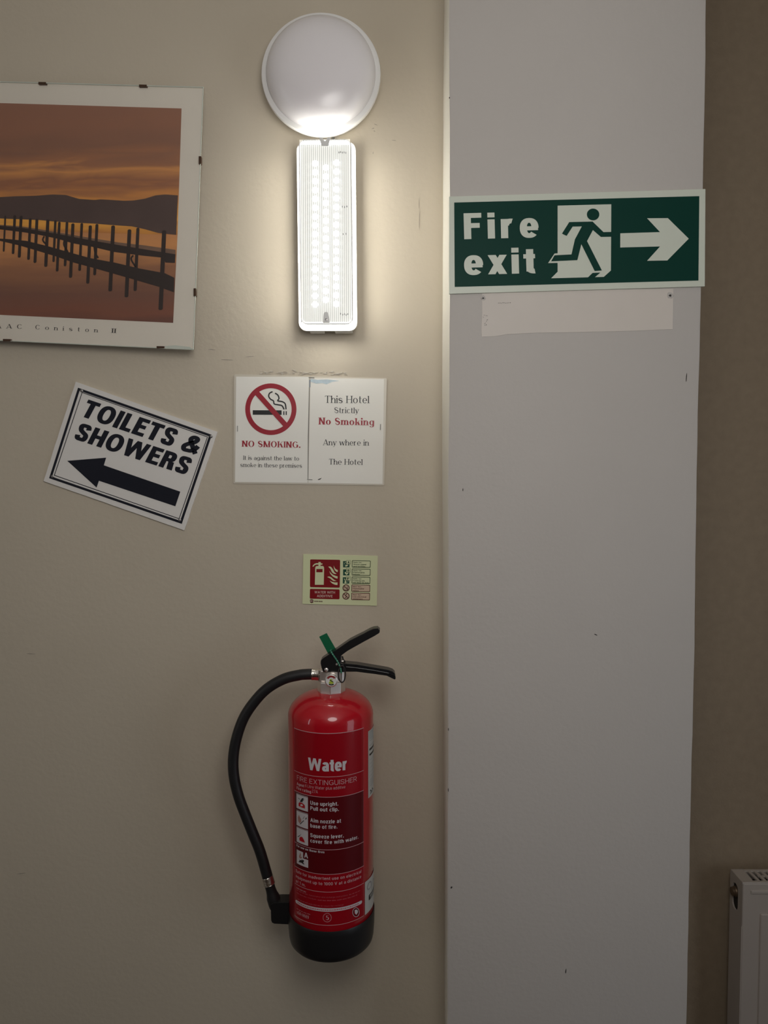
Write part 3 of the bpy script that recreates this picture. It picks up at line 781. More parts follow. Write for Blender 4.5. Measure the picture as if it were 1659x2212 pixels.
hill = [(XLp - 5, 412)] + [(-230, 400), (-140, 412), (-60, 424)] + k((0, 968), (110, 962), (270, 958), (400, 948), (500, 952), (545, 966), (600, 982), (720, 990), (760, 985), (880, 992), (940, 996), (1010, 994), (1100, 980), (1180, 955), (1250, 948), (1349, 955)) + k((1336, 1255), (1200, 1240), (1100, 1212), (1000, 1190), (850, 1180), (700, 1168), (550, 1162), (400, 1152), (300, 1142), (150, 1136), (0, 1130)) + [(-120, 466), (XLp - 7, 462)]
MB().poly([e2(*p) for p in hill]).build('hills_print', M['hill'], root)
# the jetty's long reflection, its underside, its deck
refl = [(XLp - 10, 476)] + k((0, 1283), (60, 1286), (200, 1300), (380, 1345), (520, 1385), (680, 1430), (870, 1465), (1060, 1510), (1250, 1545), (1322, 1580), (1318, 1690), (1210, 1650), (1040, 1600), (850, 1545), (690, 1500), (560, 1465), (430, 1420), (300, 1380), (150, 1335), (0, 1300)) + [(XLp - 10, 482)]
MB().poly([e3(*p) for p in refl]).build('reflection_print', M['jetty'], root)
und = [(XLp - 10, 455)] + k((0, 1183), (200, 1205), (400, 1232), (560, 1262), (750, 1295), (880, 1320), (1060, 1350), (1250, 1385), (1331, 1400), (1326, 1468), (1255, 1465), (1240, 1428), (1080, 1412), (870, 1385), (700, 1345), (550, 1318), (440, 1285), (300, 1255), (180, 1235), (0, 1213)) + [(XLp - 10, 463)]
MB().poly([e2(*p) for p in und]).build('jetty_print', M['jetty'], root)
dk = [(XLp - 10, 452)] + k((0, 1178), (160, 1190), (300, 1212), (450, 1238), (700, 1280), (900, 1312), (1100, 1335), (1331, 1368), (1330, 1402), (1100, 1365), (900, 1332), (700, 1298), (450, 1250), (300, 1225), (160, 1200), (0, 1186)) + [(XLp - 10, 455)]
MB().poly([e3(*p) for p in dk]).build('deck_print', M['deck'], root)
posts = [(40, 1110, 1380, 14), (112, 1108, 1398, 20), (160, 1112, 1425, 22), (230, 1130, 1442, 20), (280, 1135, 1465, 22), (363, 1138, 1495, 24), (420, 1145, 1458, 18), (450, 1158, 1530, 20), (508, 1158, 1490, 20), (553, 1170, 1578, 24), (620, 1168, 1525, 20), (685, 1185, 1622, 24), (735, 1175, 1558, 22), (858, 1186, 1680, 28), (982, 1215, 1726, 28), (1046, 1203, 1678, 24), (1245, 1222, 1822, 32)]
for x, y0, y1, wd in posts:
    lean = -(y1 - y0)*.045
    MB().poly([e4(*p) for p in k((x - wd*.5, y0 + 4), (x - wd*.2, y0 - 2), (x + wd*.3, y0 - 2), (x + wd*.5, y0 + 6), (x + wd*.5 + lean, y1 - 5), (x + wd*.2 + lean, y1 + 2), (x - wd*.3 + lean, y1 + 2), (x - wd*.5 + lean, y1 - 5))]).build('post_print', M['jetty'], root)
for xs in (-15, -60, -110, -150, -200, -240):
    MB().poly([e4(*p) for p in ((xs - 3, 455), (xs + 3, 455), (xs + 1, 520), (xs - 5, 520))]).build('post_print', M['jetty'], root)
for cv in (((335, 1265), (325, 1295), (352, 1330)), ((490, 1290), (485, 1330), (515, 1385)), ((715, 1345), (722, 1390), (745, 1430)), ((1010, 1410), (995, 1440), (1030, 1500))):
    mb = MB()
    for q in stroke_px(cv, 13): mb.face([e4(*p) for p in k(*q)])
    mb.build('brace_print', M['jetty'], root)
M['caption'] = pm('caption_ink', (0.06, 0.055, 0.05), .5)
mb = MB()
write(mb, 'II', SERIF, k((848, 1997))[0], k((877, 1999))[0], 9.4, e1)
mb.build('lettering', M['caption'], root)
mb = MB()
write(mb, 'Coniston', SERIF, k((268, 1970))[0], k((740, 1994))[0], 9.2, e1, track=.82)
mb.build('lettering', M['caption'], root)
mb = MB()
write(mb, 'ISAAC', SERIF, k((-150, 1960))[0], k((166, 1967))[0], 9.4, e1, track=.72)
mb.build('lettering', M['caption'], root)
M['picglass'] = glass_mat('picture_glass')
MB().slab([pic(.0052)(*p) for p in outer], pn*.002).build('glass', M['picglass'], root)
M['glassedge'] = pm('cut_glass_edge', (0.62, 0.66, 0.58), .25)
ed = pic(.0053)
mb = MB()
for a, b in zip(outer, outer[1:] + outer[:1]): mb.tube([ed(*a), ed(*b)], .0009, 6)
mb.build('glass_edge', M['glassedge'], root)
M['clip'] = pm('brown_steel_clip', (0.10, 0.055, 0.035), .4, metal=.6)
for (x, y), vert in (((91, 179.2), 0), ((308.5, 184.8), 0), ((431.7, 345.5), 1), ((420.6, 631), 1), ((14.5, 734.6), 0), ((346.5, 750), 0), ((-200, 171.5), 0), ((-200, 724.5), 0)):
    hw, hh = (8.5, 2.4) if not vert else (2.6, 8.5)
    MB().slab([pic(.0064)(*p) for p in ((x - hw, y - hh - (0 if vert else .2)), (x + hw, y - hh + (0 if vert else .3)), (x + hw, y + hh), (x - hw, y + hh))], pn*.008).build('clip', M['clip'], root, bevel=.0005)
MB().slab([pic(.0062)(*p) for p in k((1250, 2098), (1330, 2092), (1440, 2105), (1462, 2122), (1380, 2120), (1248, 2118))], pn*.001).build('chipped_corner', M['glassedge'], root)

# ================================================================== ROUND LAMP
ctr = at(693.5, 160.5, -.040)
cx, cz = ctr.x, ctr.z
root = empty('round_wall_lamp', (cx, 0, cz), 'round opal dome lamp, unlit, fixed above the lit emergency light', 'lamp')
M['opal'] = pm('opal_plastic', (0.84, 0.81, 0.82), 0.26, coat=.15)
_b = M['opal'].node_tree.nodes['Principled BSDF']; _b.inputs['Subsurface Weight'].default_value = .7; _b.inputs['Subsurface Radius'].default_value = (.06, .06, .06); _b.inputs['Subsurface Scale'].default_value = 1.0
M['ringplastic'] = pm('white_ring_plastic', (0.82, 0.81, 0.79), 0.28)
MB().lathe((cx, -.0005, cz), (0, -1, 0), [(.099, 0), (.1035, .004), (.1075, .016), (.1115, .026), (.1132, .033), (.1136, .038), (.1125, .0415), (.108, .043), (.100, .043)], 96).build('base_ring', M['ringplastic'], root, smooth=True)
prof = [(.1045, .0415)]
for i in range(17):
    a = i/16*math.pi/2
    prof.append((.1035*math.cos(a)**.80 if i < 16 else .0005, .044 + .042*math.sin(a)**1.0))
MB().lathe((cx, -.0005, cz), (0, -1, 0), prof, 96, cap1=True).build('dome', M['opal'], root, smooth=True)
s = at(697, 285, -.040)
MB().lathe(s + Vector((0, -.001, 0)), (0, -1, 0), [(.0014, 0), (.0012, .0012), (.0003, .0014)], 10, cap1=True).build('screw', M['dark'], root)
cb0, cb1 = at(719, 289, -.006), at(720, 299, -.006)
tag(MB().tube([cb0 + Vector((0, 0, .02)), cb0, cb1, cb1 - Vector((0, 0, .02))], .0028, 10).build('lamp_cable', pm('grey_cable', (.10, .095, .085), .5), smooth=True), 'short grey cable joining the round lamp to the emergency light', 'cable')

# ================================================================== EMERGENCY LIGHT
root = empty('emergency_light', at(706, 704, 0), 'lit white rectangular emergency light with ribbed cover and rows of LEDs', 'lamp')
k = crop(600, 270, 4.706)
M['tray'] = pm('white_lamp_tray', (0.82, 0.82, 0.80), 0.4)
def cover_mat(strength, ribbed=False):
    m = bpy.data.materials.new('ribbed_lit_cover'); m.use_nodes = True; nt = m.node_tree; nt.nodes.clear()
    out = nt.nodes.new('ShaderNodeOutputMaterial'); mix = nt.nodes.new('ShaderNodeMixShader'); add = nt.nodes.new('ShaderNodeAddShader')
    tr = nt.nodes.new('ShaderNodeBsdfTransparent'); gl = nt.nodes.new('ShaderNodeBsdfGlossy'); em = nt.nodes.new('ShaderNodeEmission')
    fr = nt.nodes.new('ShaderNodeFresnel'); fr.inputs['IOR'].default_value = 1.3
    tr.inputs['Color'].default_value = (.80, .81, .80, 1); gl.inputs['Roughness'].default_value = .12
    em.inputs['Color'].default_value = (1.0, 0.975, 0.90, 1); em.inputs['Strength'].default_value = strength
    if ribbed:                               # the ribs gather the light into fine upright bands
        tc = nt.nodes.new('ShaderNodeTexCoord'); wv = nt.nodes.new('ShaderNodeTexWave'); wv.bands_direction = 'X'; wv.inputs['Scale'].default_value = 82.0
        mr = nt.nodes.new('ShaderNodeMapRange'); mr.inputs['To Min'].default_value = strength*.55; mr.inputs['To Max'].default_value = strength*1.3
        nt.links.new(tc.outputs['Object'], wv.inputs['Vector']); nt.links.new(wv.outputs['Fac'], mr.inputs['Value']); nt.links.new(mr.outputs['Result'], em.inputs['Strength'])
    nt.links.new(fr.outputs[0], mix.inputs[0])
    nt.links.new(tr.outputs[0], mix.inputs[1]); nt.links.new(gl.outputs[0], mix.inputs[2])
    nt.links.new(mix.outputs[0], add.inputs[0]); nt.links.new(em.outputs[0], add.inputs[1]); nt.links.new(add.outputs[0], out.inputs[0])
    return m
M['cover'] = cover_mat(0.60, True)
M['coverside'] = cover_mat(13.5)
M['pcb'] = pm('led_board_white', (0.26, 0.265, 0.27), 0.6)
M['led'] = pm('lit_led', (1, 1, 1), .4, em=(1.0, 0.98, 0.93), es=9.0)
YC = -.066                                  # front of the cover
def lampq(x0, x1, y0, y1): return (x0, y0), (x1, y0), (x1, y1), (x0, y1)
cover_q = k((190, 125), (768, 118), (785, 2045), (214, 2045))
ctl = [at(*p, YC) for p in cover_q]
Pa = Vector((ctl[0].x, 0, ctl[0].z)); Pb = Vector((ctl[1].x, 0, ctl[1].z)); Pc = Vector((ctl[2].x, 0, ctl[2].z)); Pd = Vector((ctl[3].x, 0, ctl[3].z))
def lp(u, v, y):                            # lamp face coordinates 0..1 (v down) to place, y = depth from wall
    a = Pa.lerp(Pb, u); b = Pd.lerp(Pc, u); q = a.lerp(b, v); return Vector((q.x, -y, q.z))
LW, LH = (Pb - Pa).length, (Pd - Pa).length
def rrect(inset_m, rad, y, n=6):
    out = []
    for cxn, cyn, a0 in ((1, 0, -90), (1, 1, 0), (0, 1, 90), (0, 0, 180)):
        for i in range(n + 1):
            a = R_(a0 + 90*i/n)
            x = (inset_m + rad if cxn == 0 else LW - inset_m - rad) + rad*math.cos(a)
            z = (inset_m + rad if cyn == 0 else LH - inset_m - rad) + rad*math.sin(a)
            out.append(lp(x/LW, z/LH, y))
    return out
# tray: closed back, walls, wide rim
mb = MB(); mb.rings([rrect(.006, .012, .0005), rrect(.006, .012, .030), rrect(-.003, .015, .031), rrect(-.003, .015, .0375), rrect(.003, .012, .0385), rrect(.004, .012, .008)], True, True, True)
tray = mb.build('tray', M['tray'], root, smooth=True)
# cover: side walls and a ribbed face
NR = 30; x0, x1 = .075, .925; v0, v1 = .040, .962
mb = MB(); mb.rings([rrect(.0022, .012, .0375), rrect(.0032, .012, .059)], True)
side = mb.build('cover_side', M['coverside'], root, smooth=True)
MB().rings([rrect(.0032, .012, .059), rrect(.0046, .011, .0640), rrect(.0075, .009, .0655)], True).build('cover_bevel', M['cover'], root, smooth=True)
rim = rrect(.0075, .009, .0655)
mb = MB()
L0, L1 = [], []
n = NR*6
for i in range(n + 1):
    u = x0 + (x1 - x0)*i/n; ph = (i/6.0) % 1.0
    y = .0640 + .0016*abs(math.sin(math.pi*ph))
    L0.append(lp(u, v0, y)); L1.append(lp(u, v1, y))
for i in range(n): mb.face([L0[i], L0[i+1], L1[i+1], L1[i]])
rib = mb.build('ribbed_face', M['cover'], root, smooth=True)
# flat border of the cover between rim and ribs
mb = MB()
a, b = x0, x1
for q in (((.055, .012), (.945, .012), (.945, v0), (.055, v0)), ((.055, v1), (.945, v1), (.945, .985), (.055, .985)), ((.055, v0), (a, v0), (a, v1), (.055, v1)), ((b, v0), (.945, v0), (.945, v1), (b, v1))):
    mb.face([lp(u, v, .0652) for u, v in q])
mb.build('cover_border', M['cover'], root)
M['edge'] = pm('clear_cover_edge', (.85, .85, .83), .2, coat=.3)
mb = MB(); q = rrect(.0048, .011, .0642); mb.tube(q + [q[0], q[1]], .0011, 8, False); mb.build('cover_rim', M['edge'], root, smooth=True)
# notch piece at the top, fixing tab at the bottom
mb = MB().slab([lp(u, v, .0668) for u, v in ((.40, .004), (.46, .004), (.47, .016), (.50, .021), (.53, .016), (.54, .004), (.60, .004), (.56, .048), (.44, .048))], (0, .004, 0))
mb.build('top_catch', M['edge'], root, bevel=.0006)
mb = MB().slab([lp(u, v, .0690) for u, v in ((.445, .935), (.47, .926), (.51, .926), (.535, .938), (.555, .983), (.43, .983))], (0, .006, 0))
tabo = mb.build('fixing_tab', M['edge'], root, bevel=.0006)
MB().lathe(lp(.495, .966, .0690), (0, -1, 0), [(.0028, 0), (.0026, .0008), (.0004, .001)], 12, cap1=True).build('screw', M['pin'], tabo)
mb = MB()
for x in range(10): mb.box(lp(.12 + .027*x, .012, .0672), lp(.13 + .027*x, .034, .0655))
for x in range(10): mb.box(lp(.60 + .027*x, .012, .0672), lp(.61 + .027*x, .034, .0655))
tag(mb.build('moulded_ticks', M['edge'], root), kind='stuff')
mb = MB()
for u, v in ((.74, .078), (.77, .076), (.80, .079), (.83, .078), (.86, .080), (.79, .363), (.83, .365), (.87, .362), (.80, .507), (.85, .506), (.74, .930), (.78, .935), (.81, .932), (.84, .936), (.87, .932)):
    mb.box(lp(u, v, .0664), lp(u + .010, v + .008, .0660))
tag(mb.build('printed_marks', M['dark'], root), kind='stuff')
# LED board and LEDs
mb = MB().box(lp(.06, .03, .0605), lp(.94, .975, .020)); board = mb.build('led_board', M['pcb'], root)
ledm = None
cols = ((378, 375, 17), (487, 418, 16), (597, 370, 17))
for cxp, yy, cnt in cols:
    for j in range(cnt):
        u = (cxp - 190 - (yy + 90*j - 120)*.0125)/578.0; v = (yy + 90*j - 122)/1923.0
        c = lp(u, v, .0607)
        if ledm is None:
            mb = MB(); mb.lathe((0, 0, 0), (0, -1, 0), [(.0056, 0), (.0054, .0003), (.0004, .0005)], 14, cap1=True)
            lo = mb.build('led', M['led'], None, smooth=True); ledm = lo.data; lo.parent = board
        else:
            lo = bpy.data.objects.new('led', ledm); col.objects.link(lo); lo.parent = board
        lo.location = c - origin(board)
# foot of the housing seen below the cover
mb = MB().box(lp(.16, 1.0, .030), lp(.42, 1.009, .010)); mb.build('conduit_knockout', M['tray'], root)
mb = MB().box(lp(.62, 1.0, .030), lp(.94, 1.009, .010)); mb.build('conduit_knockout', M['tray'], root)

# ================================================================== FIRE EXTINGUISHER
YA = -.116; RB = .0795
ax = at(715.3, 1750, YA).x
def hit(px, py, r):                         # where the sight line meets the upright cylinder
    d = ray(px, py); ox, oy = CAM.x - ax, CAM.y - YA
    A = d.x**2 + d.y**2; B = 2*(ox*d.x + oy*d.y); C = ox*ox + oy*oy - r*r
    q = B*B - 4*A*C
    t = (-B - math.sqrt(max(q, 0)))/(2*A)
    p = CAM + d*t
    return math.atan2(p.x - ax, -(p.y - YA)), p.z
def cyl(th, z, r): return Vector((ax + r*math.sin(th), YA - r*math.cos(th), z))
zb_front = at(715, 2084.5, YA - RB).z         # lowest point of the boot seen from the front
z_boot_top = hit(715, 2012, RB)[1]
z_sh = at(622, 1541, YA).z                  # where the shoulder starts to turn in
zb = zb_front - .001
root = empty('fire_extinguisher', (ax, YA, zb), 'red water fire extinguisher with black hose and black base, hung on the cream wall', 'fire extinguisher')
M['exred'] = pm('red_enamel', (0.47, 0.002, 0.012), 0.35, coat=.8, spec=.3)
M['labelred'] = pm('label_red', (0.31, 0.001, 0.008), 0.40, coat=.35, spec=.25)
M['labeldark'] = pm('label_dark_red', (0.10, 0.002, 0.005), 0.40, coat=.35, spec=.25)
M['labelwhite'] = pm('label_white', (0.62, 0.58, 0.60), 0.35, coat=.3)
M['labelpink'] = pm('label_pink', (0.60, 0.34, 0.36), 0.35)
M['labeldim'] = pm('label_dim_red', (0.52, 0.10, 0.12), 0.35)
M['rubber'] = pm('black_rubber', (0.011, 0.011, 0.012), 0.48)
M['blackplastic'] = pm('black_plastic', (0.010, 0.010, 0.011), 0.42)
M['blacksteel'] = pm('black_coated_steel', (0.010, 0.010, 0.011), 0.30)
M['chrome'] = pm('plated_brass', (0.78, 0.73, 0.69), 0.34, metal=.85)
M['ferrule'] = pm('crimped_ferrule', (0.75, 0.71, 0.66), 0.25, metal=1.0, bump=.4, bscale=160)
z_top = at(715, 1492.5, YA).z
HS = z_top - z_sh
prof = [(.030, zb + .020), (RB - .014, zb + .022), (RB - .004, zb + .045), (RB, z_boot_top - .012), (RB, z_sh)]
for i in range(1, 15):
    a = i/14*math.pi/2*.93
    prof.append((RB - (RB - .021)*(1 - math.cos(a))**.92, z_sh + HS*math.sin(a)**.95))
prof.append((.0205, z_sh + HS + .001)); prof.append((.0200, z_sh + HS + .006))
cyl_o = MB().lathe((ax, YA, 0), (0, 0, 1), prof, 96, cap0=True, cap1=True).build('cylinder', M['exred'], root, smooth=True)
bp = [(RB*.50, zb + .006), (RB*.80, zb + .0005), (RB*.93, zb + .0015), (RB*.98, zb + .006), (RB + .0002, zb + .014), (RB + .0014, zb + .030), (RB + .0020, zb + .050), (RB + .0020, z_boot_top - .002), (RB + .0012, z_boot_top), (RB + .0002, z_boot_top - .0004)]
MB().lathe((ax, YA, 0), (0, 0, 1), bp, 96, cap0=True).build('base_boot', M['blackplastic'], root, smooth=True)
# printed label ----------------------------------------------------
def arc_band(th0, th1, z0, z1, r, n=40):
    mb = MB()
    for i in range(n):
        a, b = th0 + (th1-th0)*i/n, th0 + (th1-th0)*(i+1)/n
        mb.face([cyl(a, z0, r), cyl(b, z0, r), cyl(b, z1, r), cyl(a, z1, r)])
    return mb
r1, r2, r3, r4 = RB + .0004, RB + .0007, RB + .0010, RB + .0013
thL, thR = hit(636.6, 1750, r1)[0], hit(785.2, 1750, r1)[0]
def zat(px, py): return hit(px, py, r1)[1]
lines = [zat(636.7, 1572.5), zat(636.7, 1664), zat(636.7, 1706.7), zat(636.5, 1817.4), zat(636.5, 1869), zat(636.7, 1906.3), zat(636.3, 1975.7)]
lab = arc_band(thL, thR, lines[0], lines[6], r1).build('label', M['labelred'], root, smooth=True)
arc_band(thL, thR, lines[2], lines[4], r2).build('instruction_panel', M['labeldark'], lab, smooth=True)
for i, z in enumerate(lines):
    hw = .0006 if i in (0,) else .00045
    arc_band(thL, thR, z - hw, z + hw, r3).build('rule_line', M['labelpink'], lab)
for th in (thL, thR):
    arc_band(th - .0035, th + .0035, lines[6], lines[0], r2, 2).build('rule_line', M['labeldim'], lab)
def cyl_text(s, F, pl, pr, py_base, cap_px, mat, py_ref=None, r=None, name='lettering'):
    r = r or r3
    a, z = hit(pl, py_base, r); b = hit(pr, py_ref or py_base, r)[0]
    cap = cap_px/FPX*(-CAM.y + YA - RB)*1.04
    polys, w = layout(s, F)
    mb = MB()
    for q, l in polys: mb.face([cyl(a + (b - a)*x, z + y*cap, r + .00002*l) for x, y in q])
    return mb.build(name, M[mat], lab)
cyl_text('Water', Font(.25, .19, gap=.06), 665.5, 750, 1662.5, 26.5, 'labelwhite', 1666)
cyl_text('FIRE EXTINGUISHER', SANSR, 641.6, 770.5, 1684.2, 10.6, 'labelpink', 1690)
cyl_text('Agent', SANSB, 641.2, 657, 1695.0, 6.2, 'labelpink', 1697)
cyl_text('6 Litre Water plus additive', SANSR, 659.2, 746, 1700.0, 6.4, 'labelpink', 1706)
cyl_text('Fire rating', SANSB, 641.0, 672, 1704.2, 6.4, 'labelpink', 1709)
cyl_text('27A', SANSR, 674, 686.6, 1712.2, 6.8, 'labelpink', 1712)
for s, pr, y in (('Use upright.', 730.7, 1737.6), ('Pull out clip.', 732, 1749.4), ('Aim nozzle at', 736.6, 1775.0), ('base of fire.', 728.7, 1786.8), ('Squeeze lever,', 742.6, 1807.6), ('cover fire with water.', 774, 1819.2)):
    cyl_text(s, Font(.20, .16, gap=.13), 670.3, pr, y, 8.2, 'labelwhite', y + 3)
cyl_text('For use on these fires', SANSB, 640.8, 700.8, 1828.0, 4.9, 'labelwhite', 1838)
cyl_text('Safe for inadvertent use on electrical', SANSM, 639.0, 780.4, 1883.2, 6.6, 'labelpink', 1890)
cyl_text('equipment up to 1000 V at a distance', SANSM, 639.0, 780.4, 1894.4, 6.6, 'labelpink', 1901)
cyl_text('of 1 m.', SANSM, 639.0, 660.0, 1905.2, 6.6, 'labelpink', 1911)
def fine_bars(pl, pr, py_base, mat, hgt=.0017, seed=1):      # words too small to read: one small block per word
    rnd = random.Random(seed); z = hit(641, py_base, r3)[1]
    a_, e_ = hit(pl, py_base + 4, r3)[0], hit(pr, py_base + 4, r3)[0]
    mb = MB()
    while a_ < e_:
        L = min(rnd.uniform(.05, .11), e_ - a_)
        n_ = max(1, int(L/.011))
        for i in range(n_):
            t0 = a_ + L*i/n_; h_ = hgt*rnd.choice((.75, .75, 1.0))
            mb.face([cyl(t0, z, r3), cyl(t0 + .007, z, r3), cyl(t0 + .007, z + h_, r3), cyl(t0, z + h_, r3)])
        a_ += L + .018
    tag(mb.build('fine_print', M[mat], lab), kind='stuff')
def mid_text(txt, pl, pr, py_base):                             # a readable run within such a line
    z = hit(641, py_base, r3)[1]; a_, b_ = hit(pl, py_base + 6, r3)[0], hit(pr, py_base + 6, r3)[0]
    mb = MB()
    for q, l in layout(txt, SANSR)[0]: mb.face([cyl(a_ + (b_ - a_)*x, z + y*.0026, r3 + .00002*l) for x, y in q])
    mb.build('lettering', M['labeldim'], lab)
fine_bars(640.5, 662, 1918.6, 'labelpink', .0022, 2)
fine_bars(641, 665, 1922.6, 'labeldim', .0019, 3); mid_text('maintenance and recharge instructions', 667, 751, 1922.6); fine_bars(754, 779, 1922.6, 'labeldim', .0019, 4)
fine_bars(641, 664, 1929.0, 'labeldim', .0019, 5); mid_text('medium', 666, 683, 1929.0); fine_bars(686, 772, 1929.0, 'labeldim', .0019, 6)
fine_bars(643, 697, 1941.0, 'labeldim', .0019, 7); mid_text('return for recharge', 699, 742, 1941.0)
fine_bars(641, 671, 1963.0, 'labelpink', .0014, 8)
cyl_text('CE 0029', SANSR, 644, 667, 1973.0, 5.4, 'labelpink', 1980)
a0, zp = hit(640.5, 1947.5, r2); a1 = hit(779.5, 1949, r2)[0]; hw = .0031
arc_band(a0, a1, zp - hw, zp + hw, r2).build('white_strip', M['labelwhite'], lab)
for a in (a0, a1):
    MB().poly([cyl(a + hw/RB*math.cos(t), zp + hw*math.sin(t), r2) for t in [2*math.pi*i/16 for i in range(16)]]).build('strip_end', M['labelwhite'], lab)
mb = MB(); random.seed(5); a = a0 + .05
while a < a1 - .08:
    L = random.uniform(.02, .05); mb.face([cyl(a, zp - .0008, r3), cyl(a + L, zp - .0008, r3), cyl(a + L, zp + .0009, r3), cyl(a, zp + .0009, r3)]); a += L + .012
tag(mb.build('fine_print', M['labeldim'], lab), kind='stuff')
cyl_text('9001 0029', SANSR, 641, 667, 1973.0, 5.4, 'labelpink', 1980)
def cput(r, s=1.0):
    def f(px, py):
        th, z = hit(px, py, r); return cyl(th, z, r)
    return f
cp2, cp3, cp4 = cput(r2), cput(r3), cput(r4)
mb = MB()
for i in range(22): 
    for q in ring_px((706.8, 1982.4), 9.6, 10.0, 1.5, 2, i*360/22, i*360/22 + 9): mb.face([cp2(*p) for p in q])
write(mb, '5', SERIFB, (703.6, 1987.0), (710.0, 1987.2), 9.5, cp2)
mb.build('warranty_seal', M['labelpink'], lab)
mb = MB()
for q in ring_px((769, 1970.6), 7.6, 10.2, 1.0, 30): mb.face([cp2(*p) for p in q])
mb.poly([cp2(*p) for p in ((766, 1966), (769, 1965), (773, 1965), (773.5, 1970), (770, 1976), (766.5, 1973))])
mb.build('approval_seal', M['labelwhite'], lab)
mb = MB()
for q in ring_px((769, 1970.6), 6.4, 8.8, 2.2, 30): mb.face([cp2(*p) for p in q])
mb.build('approval_ring', M['labeldark'], lab)
# pictograms: white square per instruction, its drawing on top
kp = crop(625, 1700, 12.284)
th_a, th_b = hit(640.5, 1750, r3)[0], hit(665.2, 1755, r3)[0]
M['picflame'] = pm('flame_print', (.40, .20, .17), .4)
for zt, zl in ((1713.8, 1744.2), (1749.8, 1781.2), (1785.4, 1816.8), (1833.6, 1863.4)):
    z0, z1 = zat(640.5, zt), zat(640.5, zl)
    arc_band(th_a, th_b, z1, z0, r3, 8).build('pictogram', M['labelwhite'], lab)
    if zt < 1830: arc_band(th_a, th_b, z0 + .0009, z0 + .0015, r3, 8).build('pictogram_line', M['labelwhite'], lab)
def pict(polys, mat, strokes=()):
    mb = MB()
    for p in polys: mb.poly([cp4(*q) for q in kp(*p)])
    for s_, wd in strokes:
        for q in stroke_px(s_, wd, 3, False): mb.face([cp4(*p) for p in kp(*q)])
    mb.build('pictogram_drawing', M[mat], lab)
pict([((245, 430), (270, 405), (330, 420), (385, 460), (412, 500), (412, 575), (330, 545), (245, 505))], 'exred')
pict([((275, 400), (300, 350), (335, 300), (390, 290), (360, 325), (395, 340), (350, 370), (350, 405), (310, 395))], 'ink', [(((235, 290), (280, 330)), 12)])
pict([((255, 735), (275, 790), (310, 850), (318, 920), (270, 965), (235, 900), (225, 810))], 'picflame')
pict([], 'ink', [(((285, 985), (385, 890)), 20), (((360, 850), (400, 780)), 9), (((430, 860), (455, 815)), 22)])
pict([((265, 1350), (300, 1318), (345, 1330), (385, 1400), (415, 1480), (340, 1455), (270, 1420))], 'exred')
pict([], 'ink', [(((222, 1320), (280, 1290)), 18), (((280, 1290), (310, 1250)), 6)])
pict([((290, 1725), (310, 1790), (300, 1860), (340, 1850), (320, 1900), (270, 1890), (255, 1840), (280, 1780))], 'picflame')
pict([((245, 1975), (275, 1960), (265, 1930), (320, 1945), (340, 1915), (350, 1945), (385, 1935), (385, 1985), (360, 2000), (395, 2045), (385, 2060), (320, 2010), (250, 1995))], 'ink')
zA0, zA1 = zat(655, 1838.5), zat(655, 1853.5)
tA = hit(655, 1845, r3)[0]
arc_band(tA, th_b + .03, zA1, zA0 + .0012, r4, 6).build('letter_square', M['labeldark'], lab)
cyl_text('A', SANSB, 657, 665.5, 1852.0, 11.5, 'labelwhite', 1853, r=r4 + .0003)
# white stickers wrapping round the right-hand side
M['sticker'] = pm('white_sticker', (0.52, 0.52, 0.49), 0.4)
M['stickergrey'] = pm('grey_print', (0.22, 0.22, 0.22), 0.45)
def sticker(pl, yt, yb, span, label):
    a, z0 = hit(pl, yt, r1); z1 = hit(pl - 1.5, yb, r1)[1]
    s_ = arc_band(a, a + span, z1, z0, r1, 16).build('sticker', M['sticker'], root, smooth=True)
    s_['label'] = label
    return s_, a, z0, z1
s_, a, z0, z1 = sticker(795.3, 1580, 1726, .95, 'white service record sticker with black bars')
hgt = z0 - z1
for f0, f1, m_ in ((.27, .30, 'ink'), (.35, .378, 'ink'), (.02, .025, 'stickergrey'), (.155, .16, 'stickergrey'), (.225, .23, 'stickergrey'), (.44, .443, 'stickergrey'), (.50, .503, 'stickergrey'), (.56, .563, 'stickergrey'), (.62, .623, 'stickergrey'), (.68, .683, 'stickergrey'), (.74, .744, 'stickergrey'), (.77, .774, 'stickergrey'), (.80, .804, 'stickergrey'), (.83, .834, 'stickergrey')):
    arc_band(a + .06, a + .80, z0 - hgt*f1, z0 - hgt*f0, r2, 12).build('printed_bar', M[m_], s_)
arc_band(a + .05, a + .34, z0 - hgt*.14, z0 - hgt*.03, r2, 6).build('grey_box', pm('pale_grey_print', (.42, .44, .43), .45), s_)
mb = MB()
for dth in (.10, .22):
    for q in stroke_px([(0, 0), (.06, .3), (.06, .7), (0, 1)], .05, 2): mb.face([cyl(a + dth + x*.9, z0 - hgt*(.90 + .06*y), r2) for x, y in q])
mb.build('recycling_mark', M['ink'], s_)
s_, a, z0, z1 = sticker(788.2, 1906, 1978, 1.05, 'white sticker low on the cylinder with printed emblem')
hgt = z0 - z1
mb = MB()
mb.poly([cyl(a + .20 + .12*math.cos(t), z0 - hgt*(.22 + .12*math.sin(t)), r2) for t in [2*math.pi*i/24 for i in range(24)]])
mb.build('emblem', pm('grey_emblem', (.33, .32, .32), .45), s_)
arc_band(a + .16, a + .80, z0 - hgt*.66, z0 - hgt*.50, r2, 8).build('printed_plate', M['ink'], s_)
arc_band(a + .20, a + .80, z0 - hgt*.565, z0 - hgt*.53, r3, 8).build('plate_text', M['sticker'], s_)
arc_band(a + .24, a + .80, z0 - hgt*.625, z0 - hgt*.60, r3, 8).build('plate_text', M['sticker'], s_)
mb = MB().poly([cyl(a + t, z0 - hgt*f, r2) for t, f in ((.30, .45), (.36, .30), (.45, .22), (.60, .26), (.66, .45))])
